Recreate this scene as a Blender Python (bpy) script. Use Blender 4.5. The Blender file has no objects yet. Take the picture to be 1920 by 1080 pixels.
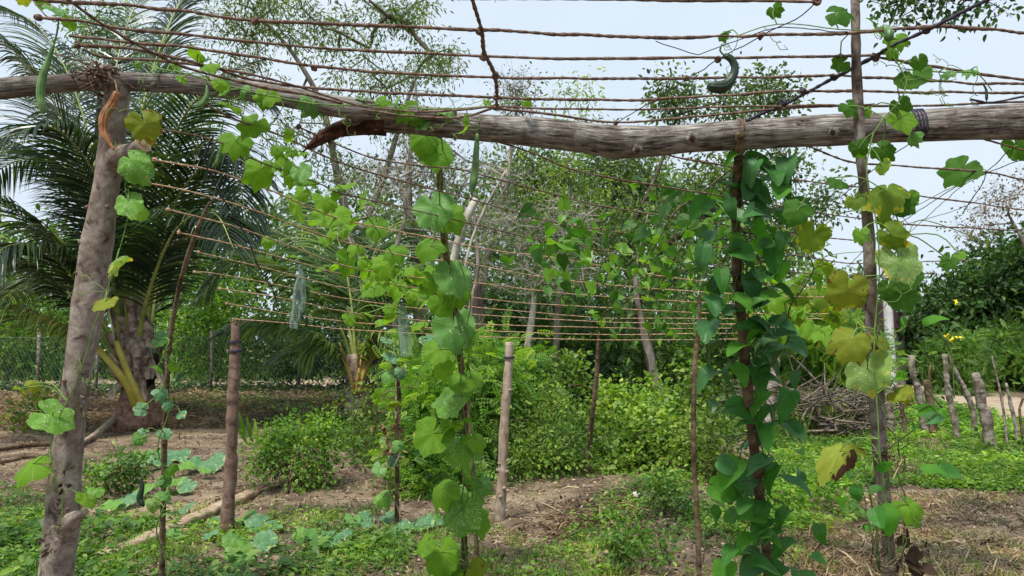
import bpy, math, random
import numpy as np
random.seed(7); rng = np.random.default_rng(7)
scene = bpy.context.scene; COL = scene.collection
F = 1390.0; CH = 1.45; PITCH = math.atan(100/F)
SP, CP = math.sin(PITCH), math.cos(PITCH)

# ------------------------------------------------------------------ picture -> place
def P(px, py, d):
    a = (px-960)/F; b = (540-py)/F
    x, y, z = a, CP-b*SP, SP+b*CP
    k = d/y
    return np.array((x*k, d, CH+z*k))
def gh(x, y):
    return (0.035*np.sin(x*0.9+1.3)*np.cos(y*0.7) + 0.02*np.sin(x*2.3+y*1.7) + 0.012*np.sin(x*5.1-y*3.9+.5)
            + 0.007*np.sin(x*11+y*7.3) + 0.006*np.cos(x*8.1-y*13.0))
def G(px, py, up=0.0):
    py = max(py, 668)
    b = (540-py)/F
    k = -CH/(SP+b*CP)
    x, y = (px-960)/F*k, (CP-b*SP)*k
    return np.array((x, y, float(gh(x, y))+up))
def dpl(py):                                  # depth of the rope plane seen at this height
    b = (540-py)/F; s = (SP+b*CP)/(CP-b*SP)
    return 1.0/(s+0.165)
def R(px, py, off=0.0):
    return P(px, py, dpl(py)+off)
def nrm(v):
    v = np.asarray(v, float); return v/(np.linalg.norm(v, axis=-1, keepdims=True)+1e-9)

# ------------------------------------------------------------------ mesh builder
class MB:
    def __init__(s): s.v=[]; s.f={}; s.n=0; s.r=[]; s.uv=[]; s.hasuv=False
    def add(s, v, faces, rnd=0.5, uv=None):
        v = np.asarray(v, float).reshape(-1,3)
        for k, a in faces:
            s.f.setdefault(k, []).append(np.asarray(a, np.int64).reshape(-1,k)+s.n)
        s.v.append(v); s.n += len(v)
        s.r.append(np.broadcast_to(np.asarray(rnd, float), (len(v),)).copy())
        if uv is not None: s.hasuv=True
        s.uv.append(np.zeros((len(v),2)) if uv is None else np.asarray(uv,float))
    def mesh(s, name, mat, smooth=True):
        me = bpy.data.meshes.new(name)
        if s.n:
            V = np.concatenate(s.v); L=[]; S=[]; st=0
            for k, arrs in s.f.items():
                a = np.concatenate(arrs); L.append(a.ravel()); S.append(st+np.arange(len(a))*k); st += a.size
            L = np.concatenate(L); S = np.concatenate(S)
            me.vertices.add(len(V)); me.vertices.foreach_set('co', V.ravel())
            me.loops.add(len(L)); me.loops.foreach_set('vertex_index', L.astype(np.int32))
            me.polygons.add(len(S)); me.polygons.foreach_set('loop_start', S.astype(np.int32))
            me.update(calc_edges=True); me.validate()
            me.polygons.foreach_set('use_smooth', np.full(len(me.polygons), smooth))
            me.attributes.new('rnd','FLOAT','POINT').data.foreach_set('value', np.concatenate(s.r))
            if s.hasuv:
                u = me.uv_layers.new(name='UVMap'); uv = np.concatenate(s.uv)
                li = np.zeros(len(me.loops), np.int32); me.loops.foreach_get('vertex_index', li)
                u.data.foreach_set('uv', uv[li].ravel())
        if mat: me.materials.append(mat)
        return me
    def build(s, name, mat, parent=None, smooth=True):
        return link(name, s.mesh(name, mat, smooth), parent)
def link(name, data, parent=None):
    o = bpy.data.objects.new(name, data); COL.objects.link(o)
    if parent is not None:
        o.parent = parent; o.matrix_parent_inverse = parent.matrix_basis.inverted()
    return o
def tag(o, label=None, cat=None, group=None, kind=None):
    if label: o['label']=label
    if cat: o['category']=cat
    if group: o['group']=group
    if kind: o['kind']=kind
    return o
def empty(name, loc, label, cat, group=None):
    o = bpy.data.objects.new(name, None); COL.objects.link(o); o.location = tuple(float(q) for q in loc)
    o.empty_display_size = .1
    bpy.context.view_layer.update()
    return tag(o, label, cat, group)

def smooth_path(pts, step):
    pts = np.asarray(pts, float)
    if len(pts) == 2: pts = np.array([pts[0], (pts[0]+pts[1])/2, pts[1]])
    ext = np.vstack([2*pts[0]-pts[1], pts, 2*pts[-1]-pts[-2]])
    out=[]
    for i in range(len(pts)-1):
        p0,p1,p2,p3 = ext[i:i+4]
        n = max(2, int(np.linalg.norm(p2[:3]-p1[:3])/step))
        t = (np.arange(n)/n)[:,None]
        out.append(0.5*((2*p1)+(-p0+p2)*t+(2*p0-5*p1+4*p2-p3)*t*t+(-p0+3*p1-3*p2+p3)*t**3))
    out.append(pts[-1:]); return np.concatenate(out)
def tube(mb, pts, rad, sides=6, cap=True, rnd=0.5, mod=None):
    pts = np.asarray(pts, float); n=len(pts)
    rad = np.broadcast_to(np.asarray(rad,float), (n,))
    T = nrm(np.gradient(pts, axis=0))
    up = np.array((0,0,1.)) if abs(T[0][2])<.8 else np.array((1.,0,0))
    N=[]; a = nrm(up-T[0]*np.dot(up,T[0]))
    for t in T:
        a = nrm(a-t*np.dot(a,t)); N.append(a)
    N=np.array(N); B=np.cross(T,N)
    th = np.arange(sides)*2*math.pi/sides
    rr = rad[:,None]*np.ones((1,sides))
    if mod is not None: rr = rr*mod(np.arange(n)[:,None], th[None,:])
    V = pts[:,None,:]+rr[:,:,None]*(np.cos(th)[None,:,None]*N[:,None,:]+np.sin(th)[None,:,None]*B[:,None,:])
    i = np.arange(n-1)[:,None]*sides; j=np.arange(sides)[None,:]; jn=(j+1)%sides
    q = np.stack([i+j,i+jn,i+sides+jn,i+sides+j],-1).reshape(-1,4)
    L = np.concatenate([[0],np.cumsum(np.linalg.norm(np.diff(pts,axis=0),axis=1))])
    uv = np.stack([np.repeat(L,sides), np.tile(th/(2*math.pi),n)],-1)
    V = V.reshape(-1,3); faces=[(4,q)]
    if cap:
        V = np.vstack([V, pts[0]-T[0]*rad[0]*.15, pts[-1]+T[-1]*rad[-1]*.15]); m=n*sides
        jj=np.arange(sides); j2=(jj+1)%sides
        faces.append((3,np.stack([np.full(sides,m),j2,jj],-1)))
        faces.append((3,np.stack([np.full(sides,m+1),(n-1)*sides+jj,(n-1)*sides+j2],-1)))
        uv = np.vstack([uv,[0,0],[L[-1],0]])
    mb.add(V, faces, rnd, uv)

# ------------------------------------------------------------------ leaf shapes (x along the leaf, y across, z up)
def shp_quad(w=.28): return (np.array([(0,0,0),(.45,w,.06),(1,0,-.05),(.45,-w,.06)],float), [(3,[(0,1,2),(0,2,3)])])
def shp_oval(w=.27, d=.12):
    return (np.array([(0,0,0),(.22,w*.85,.07),(.62,w*.85,.05),(1,0,-d),(.62,-w*.85,.05),(.22,-w*.85,.07),(.45,0,0)],float),
            [(3,[(0,1,6),(1,2,6),(2,3,6),(3,4,6),(4,5,6),(5,0,6)])])
def shp_blade(w=.04, b=.35): return (np.array([(0,w,0),(0,-w,0),(.55,w*.7,b*.2),(.55,-w*.7,b*.2),(1,0,-b*.3)],float), [(4,[(0,1,3,2)]),(3,[(2,3,4)])])
def shp_pinn(pairs=6, w=.085, l=.26, droop=.25):
    V=[]; Fc=[]
    def leaf(x, s):
        n=len(V); z=-droop*x*x; ll=l*(1-.35*abs(x-.45))
        V.extend([(x,0,z),(x+ll*.45,s*ll*.35+w*s*.2,z-.01),(x+ll*.45,s*ll*.95,z-.05),(x-.02,s*ll*.62,z-.01)]); Fc.append((n,n+1,n+2,n+3))
    for i in range(pairs):
        x=.12+.8*i/(pairs-1); leaf(x,1); leaf(x,-1)
    n=len(V); z=-droop; V.extend([(.92,0,z*.9),(1.0,.07,z),(1.16,0,z*1.1),(1.0,-.07,z)]); Fc.append((n,n+1,n+2,n+3))
    n=len(V); V.extend([(0,.008,0),(0,-.008,0),(.95,-.006,-droop*.9),(.95,.006,-droop*.9)]); Fc.append((n,n+1,n+2,n+3))
    return (np.array(V,float), [(4,Fc)])
def shp_heart():
    o=[(0,0,0),(-.10,.16,.03),(0,.34,.04),(.25,.40,.05),(.55,.27,.02),(1,0,-.12),(.55,-.27,.02),(.25,-.40,.05),(0,-.34,.04),(-.10,-.16,.03),(.4,0,-.02)]
    return (np.array(o,float), [(3,[(i,(i+1)%10,10) for i in range(10)])])
SH = dict(quad=shp_quad(), narrow=shp_quad(.13), oval=shp_oval(), lance=shp_oval(.15), pinn=shp_pinn(), pinnf=shp_pinn(9,.05,.2,.35), blade=shp_blade(), heart=shp_heart())
def scatter(mb, shape, pos, dirs, nor, size, rnd):
    V, Fs = SH[shape] if isinstance(shape,str) else shape
    n=len(pos); k=len(V)
    if n==0: return
    X=nrm(dirs); Z=nrm(nor-X*np.sum(nor*X,-1,keepdims=True)); Y=np.cross(Z,X)
    s=np.broadcast_to(size,(n,))[:,None,None]
    W = pos[:,None,:]+s*(V[None,:,0,None]*X[:,None]+V[None,:,1,None]*Y[:,None]+V[None,:,2,None]*Z[:,None])
    base=(np.arange(n)*k)[:,None,None]
    faces=[(kk,(np.asarray(a)[None]+base).reshape(-1,kk)) for kk,a in Fs]
    mb.add(W.reshape(-1,3), faces, np.repeat(rnd,k))
def rdir(n, zb=0.0, zs=1.0):
    v=rng.normal(size=(n,3)); v[:,2]=v[:,2]*zs+zb; return nrm(v)

# ------------------------------------------------------------------ materials
def newmat(name):
    m=bpy.data.materials.new(name); m.use_nodes=True; nt=m.node_tree; nt.nodes.clear()
    out=nt.nodes.new('ShaderNodeOutputMaterial'); return m,nt,out
def N(nt, t, **k):
    n=nt.nodes.new(t)
    for a,b in k.items():
        if a.startswith('i_'):
            key=a[2:]; key=int(key) if key.isdigit() else key.replace('_',' ')
            n.inputs[key].default_value=b
        else: setattr(n,a,b)
    return n
def ramp(nt, fac, stops, interp='LINEAR'):
    r=nt.nodes.new('ShaderNodeValToRGB'); cr=r.color_ramp; cr.interpolation=interp
    while len(cr.elements)<len(stops): cr.elements.new(.5)
    for e,(p,c) in zip(cr.elements,stops):
        e.position=p; e.color=(*c,1) if len(c)==3 else c
    nt.links.new(fac,r.inputs[0]); return r.outputs[0]
def mix(nt, fac, a, b, mode='MIX'):
    m=nt.nodes.new('ShaderNodeMix'); m.data_type='RGBA'; m.blend_type=mode
    for s,v in ((0,fac),(6,a),(7,b)):
        if hasattr(v,'links'): nt.links.new(v,m.inputs[s])
        else: m.inputs[s].default_value = v if s==0 else (*v,1)
    return m.outputs[2]
def math_(nt, op, a, b=0.0):
    m=nt.nodes.new('ShaderNodeMath'); m.operation=op
    for s,v in ((0,a),(1,b)):
        if hasattr(v,'links'): nt.links.new(v,m.inputs[s])
        else: m.inputs[s].default_value=v
    return m.outputs[0]
def foliage(name, stops, trans=.4, rough=.5, tint=(1.5,1.55,.55), spec=.35):
    m,nt,out=newmat(name)
    at=N(nt,'ShaderNodeAttribute',attribute_name='rnd')
    c=ramp(nt,at.outputs['Fac'],stops)
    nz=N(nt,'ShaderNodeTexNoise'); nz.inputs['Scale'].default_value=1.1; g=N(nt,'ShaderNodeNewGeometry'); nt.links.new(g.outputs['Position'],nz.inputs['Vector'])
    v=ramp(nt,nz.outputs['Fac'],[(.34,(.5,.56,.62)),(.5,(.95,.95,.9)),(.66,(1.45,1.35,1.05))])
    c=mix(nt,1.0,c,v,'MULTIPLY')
    b=N(nt,'ShaderNodeBsdfPrincipled',i_Roughness=rough); b.inputs['Specular IOR Level'].default_value=spec; nt.links.new(c,b.inputs['Base Color'])
    t=N(nt,'ShaderNodeBsdfTranslucent'); nt.links.new(mix(nt,1.0,c,tint,'MULTIPLY'),t.inputs['Color'])
    s=N(nt,'ShaderNodeMixShader'); s.inputs[0].default_value=trans
    nt.links.new(b.outputs[0],s.inputs[1]); nt.links.new(t.outputs[0],s.inputs[2]); nt.links.new(s.outputs[0],out.inputs['Surface'])
    return m
def bark(name, c1, c2, c3, scale=8, stretch=(1,1,.25), bump=.35, dist=.01, rough=.9, rings=0.0):
    m,nt,out=newmat(name)
    tc=N(nt,'ShaderNodeNewGeometry'); mp=N(nt,'ShaderNodeMapping'); mp.inputs['Scale'].default_value=stretch
    nt.links.new(tc.outputs['Position'],mp.inputs['Vector'])
    n1=N(nt,'ShaderNodeTexNoise',i_Scale=scale,i_Detail=8,i_Roughness=.65); nt.links.new(mp.outputs[0],n1.inputs['Vector'])
    n2=N(nt,'ShaderNodeTexNoise',i_Scale=scale*.35,i_Detail=3); nt.links.new(tc.outputs['Position'],n2.inputs['Vector'])
    c=ramp(nt,n1.outputs['Fac'],[(.32,c1),(.5,c2),(.68,c3)])
    c=mix(nt,ramp(nt,n2.outputs['Fac'],[(.42,(0,0,0)),(.62,(1,1,1))]),c,mix(nt,1.0,c,(.62,.58,.55),'MULTIPLY'))
    h=n1.outputs['Fac']
    b=N(nt,'ShaderNodeBsdfPrincipled',i_Roughness=rough); b.inputs['Specular IOR Level'].default_value=.2
    bp=N(nt,'ShaderNodeBump',i_Strength=bump,i_Distance=dist); nt.links.new(h,bp.inputs['Height'])
    nt.links.new(bp.outputs[0],b.inputs['Normal']); nt.links.new(c,b.inputs['Base Color']); nt.links.new(b.outputs[0],out.inputs['Surface'])
    return m
def barkuv(name, c1, c2, c3, us, vs, bump=.5, dist=.006, patch=(.5,.45,.42), lo=.36):
    """grain laid along the log: U = metres along, V = round it"""
    m,nt,out=newmat(name)
    uv=N(nt,'ShaderNodeUVMap'); mp=N(nt,'ShaderNodeMapping'); mp.inputs['Scale'].default_value=(us,vs,1); nt.links.new(uv.outputs[0],mp.inputs['Vector'])
    geo=N(nt,'ShaderNodeNewGeometry')
    n1=N(nt,'ShaderNodeTexNoise',i_Scale=1,i_Detail=7,i_Roughness=.7,i_Distortion=.6); nt.links.new(mp.outputs[0],n1.inputs['Vector'])
    n2=N(nt,'ShaderNodeTexNoise',i_Scale=9,i_Detail=5,i_Roughness=.65); nt.links.new(geo.outputs['Position'],n2.inputs['Vector'])
    c=ramp(nt,n1.outputs['Fac'],[(lo,c1),(lo+.09,c2),(.66,c3)])
    pt=ramp(nt,n2.outputs['Fac'],[(.46,(1,1,1)),(.58,patch)])
    c=mix(nt,1.0,c,pt,'MULTIPLY')
    n3=N(nt,'ShaderNodeTexNoise',i_Scale=45,i_Detail=2); nt.links.new(geo.outputs['Position'],n3.inputs['Vector'])
    c=mix(nt,ramp(nt,n3.outputs['Fac'],[(.70,(0,0,0)),(.80,(.6,.6,.6))]),c,c3)
    b=N(nt,'ShaderNodeBsdfPrincipled',i_Roughness=.92); b.inputs['Specular IOR Level'].default_value=.15
    bp=N(nt,'ShaderNodeBump',i_Strength=bump,i_Distance=dist); nt.links.new(n1.outputs['Fac'],bp.inputs['Height'])
    nt.links.new(bp.outputs[0],b.inputs['Normal']); nt.links.new(c,b.inputs['Base Color']); nt.links.new(b.outputs[0],out.inputs['Surface'])
    return m
def plain(name, c1, c2, scale=20, rough=.8, bump=.3, dist=.004, spec=.2):
    m,nt,out=newmat(name)
    g=N(nt,'ShaderNodeNewGeometry'); n1=N(nt,'ShaderNodeTexNoise',i_Scale=scale,i_Detail=5,i_Roughness=.6); nt.links.new(g.outputs['Position'],n1.inputs['Vector'])
    c=ramp(nt,n1.outputs['Fac'],[(.35,c1),(.65,c2)])
    at=N(nt,'ShaderNodeAttribute',attribute_name='rnd'); c=mix(nt,1.0,c,ramp(nt,at.outputs['Fac'],[(0,(.6,.6,.6)),(.5,(1,1,1)),(1,(1.35,1.3,1.2))]),'MULTIPLY')
    b=N(nt,'ShaderNodeBsdfPrincipled',i_Roughness=rough); b.inputs['Specular IOR Level'].default_value=spec
    bp=N(nt,'ShaderNodeBump',i_Strength=bump,i_Distance=dist); nt.links.new(n1.outputs['Fac'],bp.inputs['Height'])
    nt.links.new(bp.outputs[0],b.inputs['Normal']); nt.links.new(c,b.inputs['Base Color']); nt.links.new(b.outputs[0],out.inputs['Surface'])
    return m
def gourdmat(name, base, vein, edge=None, mine=0.0, trans=.45, tint=(1.6,1.5,.45), brown=False, rough=.55):
    """big lobed leaf: radiating veins from the leaf's own coordinates, a pale mined pattern, a yellow or brown margin"""
    m,nt,out=newmat(name)
    uv=N(nt,'ShaderNodeUVMap'); oi=N(nt,'ShaderNodeObjectInfo')
    sep=N(nt,'ShaderNodeSeparateXYZ'); nt.links.new(uv.outputs[0],sep.inputs[0])
    ang=math_(nt,'ARCTAN2',sep.outputs[1],sep.outputs[0])
    rad=N(nt,'ShaderNodeVectorMath',operation='LENGTH'); nt.links.new(uv.outputs[0],rad.inputs[0]); rad=rad.outputs['Value']
    wig=N(nt,'ShaderNodeTexNoise',i_Scale=2.5,i_Detail=1); nt.links.new(uv.outputs[0],wig.inputs['Vector'])
    a2=math_(nt,'ADD',math_(nt,'MULTIPLY',ang,3.5),math_(nt,'MULTIPLY',wig.outputs['Fac'],1.2))
    vv=math_(nt,'ABSOLUTE',math_(nt,'SINE',a2))
    vmask=math_(nt,'MULTIPLY',math_(nt,'LESS_THAN',math_(nt,'MULTIPLY',vv,math_(nt,'ADD',rad,.12)),.035),.75)
    ofs=N(nt,'ShaderNodeVectorMath',operation='ADD'); nt.links.new(uv.outputs[0],ofs.inputs[0])
    rv=N(nt,'ShaderNodeCombineXYZ'); nt.links.new(math_(nt,'MULTIPLY',oi.outputs['Random'],37.0),rv.inputs[0]); nt.links.new(math_(nt,'MULTIPLY',oi.outputs['Random'],91.0),rv.inputs[2]); nt.links.new(rv.outputs[0],ofs.inputs[1])
    n1=N(nt,'ShaderNodeTexNoise',i_Scale=3.2,i_Detail=4); nt.links.new(ofs.outputs[0],n1.inputs['Vector'])
    c=mix(nt,n1.outputs['Fac'],tuple(.7*q for q in base),tuple(1.3*q for q in base))
    c=mix(nt,ramp(nt,oi.outputs['Random'],[(0,(0,0,0)),(1,(.5,.5,.5))]),c,mix(nt,1.0,c,(.62,.72,.8),'MULTIPLY'))
    vo=N(nt,'ShaderNodeTexVoronoi',feature='DISTANCE_TO_EDGE',i_Scale=7.0); nt.links.new(ofs.outputs[0],vo.inputs['Vector'])
    c=mix(nt,math_(nt,'MULTIPLY',math_(nt,'LESS_THAN',vo.outputs['Distance'],.03),.2),c,vein)
    if mine>0:
        n2=N(nt,'ShaderNodeTexNoise',i_Scale=3.2,i_Detail=1,i_Distortion=2.2); nt.links.new(ofs.outputs[0],n2.inputs['Vector'])
        band=math_(nt,'LESS_THAN',math_(nt,'ABSOLUTE',math_(nt,'SUBTRACT',n2.outputs['Fac'],.5)),.013)
        n3=N(nt,'ShaderNodeTexNoise',i_Scale=1.7,i_Detail=1); nt.links.new(ofs.outputs[0],n3.inputs['Vector'])
        band=math_(nt,'MULTIPLY',band,math_(nt,'GREATER_THAN',n3.outputs['Fac'],.60-.14*mine))
        c=mix(nt,math_(nt,'MULTIPLY',band,.8),c,(.5,.6,.42))
    c=mix(nt,vmask,c,vein)
    if edge:
        e=math_(nt,'GREATER_THAN',math_(nt,'ADD',rad,math_(nt,'MULTIPLY',n1.outputs['Fac'],1.9)),1.92)
        c=mix(nt,math_(nt,'MULTIPLY',e,.85),c,edge)
    if brown:
        e=math_(nt,'GREATER_THAN',math_(nt,'ADD',math_(nt,'MULTIPLY',sep.outputs[1],.6),n1.outputs['Fac']),.78)
        c=mix(nt,e,c,(.05,.025,.015))
    b=N(nt,'ShaderNodeBsdfPrincipled',i_Roughness=rough+.08); b.inputs['Specular IOR Level'].default_value=.18; nt.links.new(c,b.inputs['Base Color'])
    bp=N(nt,'ShaderNodeBump',i_Strength=.25,i_Distance=.002); nt.links.new(math_(nt,'SUBTRACT',math_(nt,'MULTIPLY',vo.outputs['Distance'],2.0),vmask),bp.inputs['Height']); nt.links.new(bp.outputs[0],b.inputs['Normal'])
    t=N(nt,'ShaderNodeBsdfTranslucent'); nt.links.new(mix(nt,1.0,c,tint,'MULTIPLY'),t.inputs['Color'])
    s=N(nt,'ShaderNodeMixShader'); s.inputs[0].default_value=trans
    nt.links.new(b.outputs[0],s.inputs[1]); nt.links.new(t.outputs[0],s.inputs[2]); nt.links.new(s.outputs[0],out.inputs['Surface'])
    return m

M={}
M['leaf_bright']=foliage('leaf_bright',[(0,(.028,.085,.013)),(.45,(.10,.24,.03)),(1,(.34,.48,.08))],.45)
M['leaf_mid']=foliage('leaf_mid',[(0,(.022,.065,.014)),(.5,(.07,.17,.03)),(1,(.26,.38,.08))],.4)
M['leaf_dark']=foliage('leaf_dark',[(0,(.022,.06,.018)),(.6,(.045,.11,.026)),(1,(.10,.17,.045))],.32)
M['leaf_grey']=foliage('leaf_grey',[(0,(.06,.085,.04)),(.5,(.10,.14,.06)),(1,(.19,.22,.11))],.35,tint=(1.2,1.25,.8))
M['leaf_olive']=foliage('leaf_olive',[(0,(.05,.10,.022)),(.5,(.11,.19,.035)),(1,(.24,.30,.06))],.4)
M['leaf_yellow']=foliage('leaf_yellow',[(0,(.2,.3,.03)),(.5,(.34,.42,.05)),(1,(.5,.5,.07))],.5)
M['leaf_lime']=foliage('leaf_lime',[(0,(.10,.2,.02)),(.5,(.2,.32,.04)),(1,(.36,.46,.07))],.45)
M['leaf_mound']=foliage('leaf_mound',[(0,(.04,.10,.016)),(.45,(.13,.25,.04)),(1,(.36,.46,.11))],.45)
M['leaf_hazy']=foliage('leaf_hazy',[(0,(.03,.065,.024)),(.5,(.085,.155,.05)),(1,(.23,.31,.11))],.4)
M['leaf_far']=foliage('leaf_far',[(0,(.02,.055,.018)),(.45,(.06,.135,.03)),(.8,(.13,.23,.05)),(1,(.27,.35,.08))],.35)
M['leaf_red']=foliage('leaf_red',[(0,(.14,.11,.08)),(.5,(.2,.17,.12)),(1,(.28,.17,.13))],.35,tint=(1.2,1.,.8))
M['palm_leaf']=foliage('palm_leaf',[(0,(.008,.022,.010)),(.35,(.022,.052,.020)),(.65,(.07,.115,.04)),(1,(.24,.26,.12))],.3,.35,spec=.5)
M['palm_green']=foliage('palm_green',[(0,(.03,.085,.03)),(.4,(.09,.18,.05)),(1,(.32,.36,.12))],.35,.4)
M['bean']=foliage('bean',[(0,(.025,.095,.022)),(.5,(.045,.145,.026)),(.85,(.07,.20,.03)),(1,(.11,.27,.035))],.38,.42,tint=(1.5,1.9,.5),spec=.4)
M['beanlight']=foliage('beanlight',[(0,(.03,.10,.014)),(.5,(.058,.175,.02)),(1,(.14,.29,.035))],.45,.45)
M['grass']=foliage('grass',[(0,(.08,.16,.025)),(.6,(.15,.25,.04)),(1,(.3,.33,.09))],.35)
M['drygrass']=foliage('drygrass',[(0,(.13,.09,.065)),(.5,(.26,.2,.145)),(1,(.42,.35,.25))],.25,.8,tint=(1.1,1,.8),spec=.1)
M['litter']=foliage('litter',[(0,(.045,.028,.02)),(.5,(.14,.095,.062)),(.9,(.30,.225,.15)),(1,(.46,.38,.27))],.12,.85,tint=(1.1,1,.8),spec=.1)
M['bark_grey']=bark('bark_grey',(.09,.075,.06),(.2,.175,.145),(.34,.31,.27),9)
M['bark_dark']=bark('bark_dark',(.03,.024,.02),(.07,.056,.045),(.14,.12,.10),10)
M['bark_pale']=bark('bark_pale',(.2,.18,.15),(.38,.35,.30),(.52,.5,.44),10)
M['post_pink']=barkuv('post_pink',(.07,.052,.043),(.205,.165,.14),(.36,.315,.275),22,6,.7,.006,patch=(.66,.62,.6))
M['post_pale']=barkuv('post_pale',(.17,.125,.095),(.30,.235,.185),(.42,.35,.285),10,4,.3,.003,patch=(.8,.75,.7))
M['post_dark']=barkuv('post_dark',(.085,.05,.038),(.15,.098,.077),(.23,.16,.13),18,3,.4,.004,patch=(.75,.7,.68))
M['stick']=barkuv('stick',(.05,.032,.02),(.12,.08,.05),(.2,.15,.10),40,2,.4,.003)
M['stick_grey']=barkuv('stick_grey',(.10,.08,.068),(.21,.175,.15),(.38,.34,.30),22,3,.4,.003)
M['pole_brown']=barkuv('pole_brown',(.06,.045,.036),(.15,.12,.10),(.30,.27,.24),26,3,.4,.003)
M['log']=barkuv('log',(.04,.032,.028),(.185,.165,.15),(.44,.42,.395),11,38,1.0,.006,patch=(.5,.46,.44),lo=.38)
M['log_core']=bark('log_core',(.02,.010,.007),(.06,.03,.02),(.15,.075,.045),30,(1,1,1),.7)
M['rope']=plain('rope',(.07,.046,.036),(.22,.15,.115),90,.95,.8,.003,.05)
M['twine']=plain('twine',(.02,.018,.03),(.07,.06,.09),60,.8)
M['rope_pale']=plain('rope_pale',(.3,.18,.11),(.5,.34,.22),90,.95,.8,.003,.05)
M['brush']=plain('brush',(.06,.048,.04),(.2,.165,.135),30,.9)
M['vine']=plain('vine',(.08,.16,.03),(.16,.26,.06),60,.6)
M['vine_dry']=plain('vine_dry',(.12,.09,.05),(.25,.2,.12),60,.9)
M['bean_stem']=plain('bean_stem',(.035,.06,.02),(.08,.12,.04),60,.7)
M['petiole']=plain('petiole',(.15,.19,.045),(.30,.33,.09),4,.45,.1,.002,.4)
M['petiole_yellow']=plain('petiole_yellow',(.24,.21,.03),(.42,.35,.06),4,.45,.1,.002,.4)
M['stalk_orange']=plain('stalk_orange',(.28,.16,.05),(.5,.34,.10),6,.6,.2,.004)
M['sheath']=plain('sheath',(.10,.07,.055),(.44,.35,.29),7,.9,.6,.02)
M['root']=plain('root',(.14,.075,.05),(.30,.19,.14),14,.95,.8,.03)
M['gourd']=plain('gourd',(.03,.095,.02),(.13,.24,.065),30,.45,.2,.002,.4)
M['gourd_dark']=plain('gourd_dark',(.008,.022,.010),(.016,.04,.017),30,.45,.2,.002,.4)
M['gourd_dry']=plain('gourd_dry',(.17,.065,.025),(.38,.17,.07),40,.6,.4,.003,.3)
M['plank']=plain('plank',(.22,.155,.105),(.40,.30,.22),12,.9,.3,.004,.1)
M['concrete']=plain('concrete',(.42,.42,.42),(.55,.55,.55),6,.85,.1)
M['maroon']=plain('maroon',(.05,.028,.03),(.075,.04,.045),4,.7,.1)
M['wallp']=plain('wallp',(.3,.27,.24),(.38,.34,.3),4,.9,.1)
M['wire']=plain('wire',(.06,.10,.095),(.10,.15,.145),8,.5,.1)
M['stone']=plain('stone',(.4,.36,.3),(.6,.56,.48),30,.9)
M['flower']=plain('flower',(.7,.6,.03),(.8,.7,.05),30,.6)
M['white_petal']=plain('white_petal',(.7,.7,.68),(.85,.85,.82),30,.6)
M['g_fresh']=gourdmat('g_fresh',(.115,.255,.02),(.2,.4,.06),mine=0,trans=.5)
M['g_matte']=gourdmat('g_matte',(.11,.25,.055),(.2,.35,.11),mine=.3,trans=.3,tint=(1.2,1.5,.5),rough=.42)
M['g_mined']=gourdmat('g_mined',(.125,.29,.04),(.27,.42,.1),mine=1.3,trans=.35)
M['g_lime']=gourdmat('g_lime',(.15,.31,.025),(.32,.47,.06),mine=0,trans=.5)
M['g_yellow']=gourdmat('g_yellow',(.22,.26,.03),(.2,.3,.03),edge=(.12,.07,.02),mine=0,trans=.45)
M['g_deep']=gourdmat('g_deep',(.055,.155,.018),(.11,.22,.03),trans=.5)
M['g_olive']=gourdmat('g_olive',(.14,.23,.025),(.14,.25,.03),edge=(.4,.38,.04),mine=0,trans=.5)
M['g_sick']=gourdmat('g_sick',(.20,.32,.085),(.16,.27,.04),edge=(.5,.42,.06),mine=1,trans=.4)
M['g_blue']=gourdmat('g_blue',(.09,.21,.095),(.18,.31,.14),edge=(.36,.4,.15),mine=.6,trans=.25,tint=(1.1,1.4,.6),rough=.4)
M['g_burnt']=gourdmat('g_burnt',(.27,.32,.04),(.2,.28,.03),brown=True,trans=.4)

# bag plastic
m,nt,out=newmat('plastic')
b=N(nt,'ShaderNodeBsdfPrincipled',i_Roughness=.38); b.inputs['Base Color'].default_value=(.5,.6,.57,1); b.inputs['IOR'].default_value=1.4
t=N(nt,'ShaderNodeBsdfTransparent'); t.inputs['Color'].default_value=(.85,.92,.9,1)
s=N(nt,'ShaderNodeMixShader'); s.inputs[0].default_value=.84
nt.links.new(b.outputs[0],s.inputs[1]); nt.links.new(t.outputs[0],s.inputs[2]); nt.links.new(s.outputs[0],out.inputs['Surface']); M['plastic']=m

# ground: soil, dry thatch, green film, from noise in the ground's own coordinates
m,nt,out=newmat('soil')
g=N(nt,'ShaderNodeNewGeometry'); pos=g.outputs['Position']
def nz(sc,det=6,ro=.6,dist=0):
    n=N(nt,'ShaderNodeTexNoise',i_Scale=sc,i_Detail=det,i_Roughness=ro,i_Distortion=dist); nt.links.new(pos,n.inputs['Vector']); return n.outputs['Fac']
c=ramp(nt,nz(2.2,9,.7),[(.3,(.06,.042,.031)),(.5,(.145,.106,.078)),(.7,(.27,.212,.158))])
c=mix(nt,ramp(nt,nz(.55,5,.65),[(.5,(0,0,0)),(.62,(.75,.75,.75))]),c,(.33,.26,.17))
c=mix(nt,ramp(nt,nz(1.1,7,.75,.4),[(.56,(0,0,0)),(.68,(.6,.6,.6))]),c,(.085,.11,.035))
c=mix(nt,ramp(nt,nz(60,3,.6),[(.55,(0,0,0)),(.75,(.55,.55,.55))]),c,(.07,.045,.033))
sx=N(nt,'ShaderNodeSeparateXYZ'); nt.links.new(pos,sx.inputs[0])
far=ramp(nt,math_(nt,'MULTIPLY',math_(nt,'ADD',sx.outputs[1],math_(nt,'MULTIPLY',nz(.8,3),4.0)),.01),[(.13,(0,0,0)),(.18,(1,1,1))])
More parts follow.
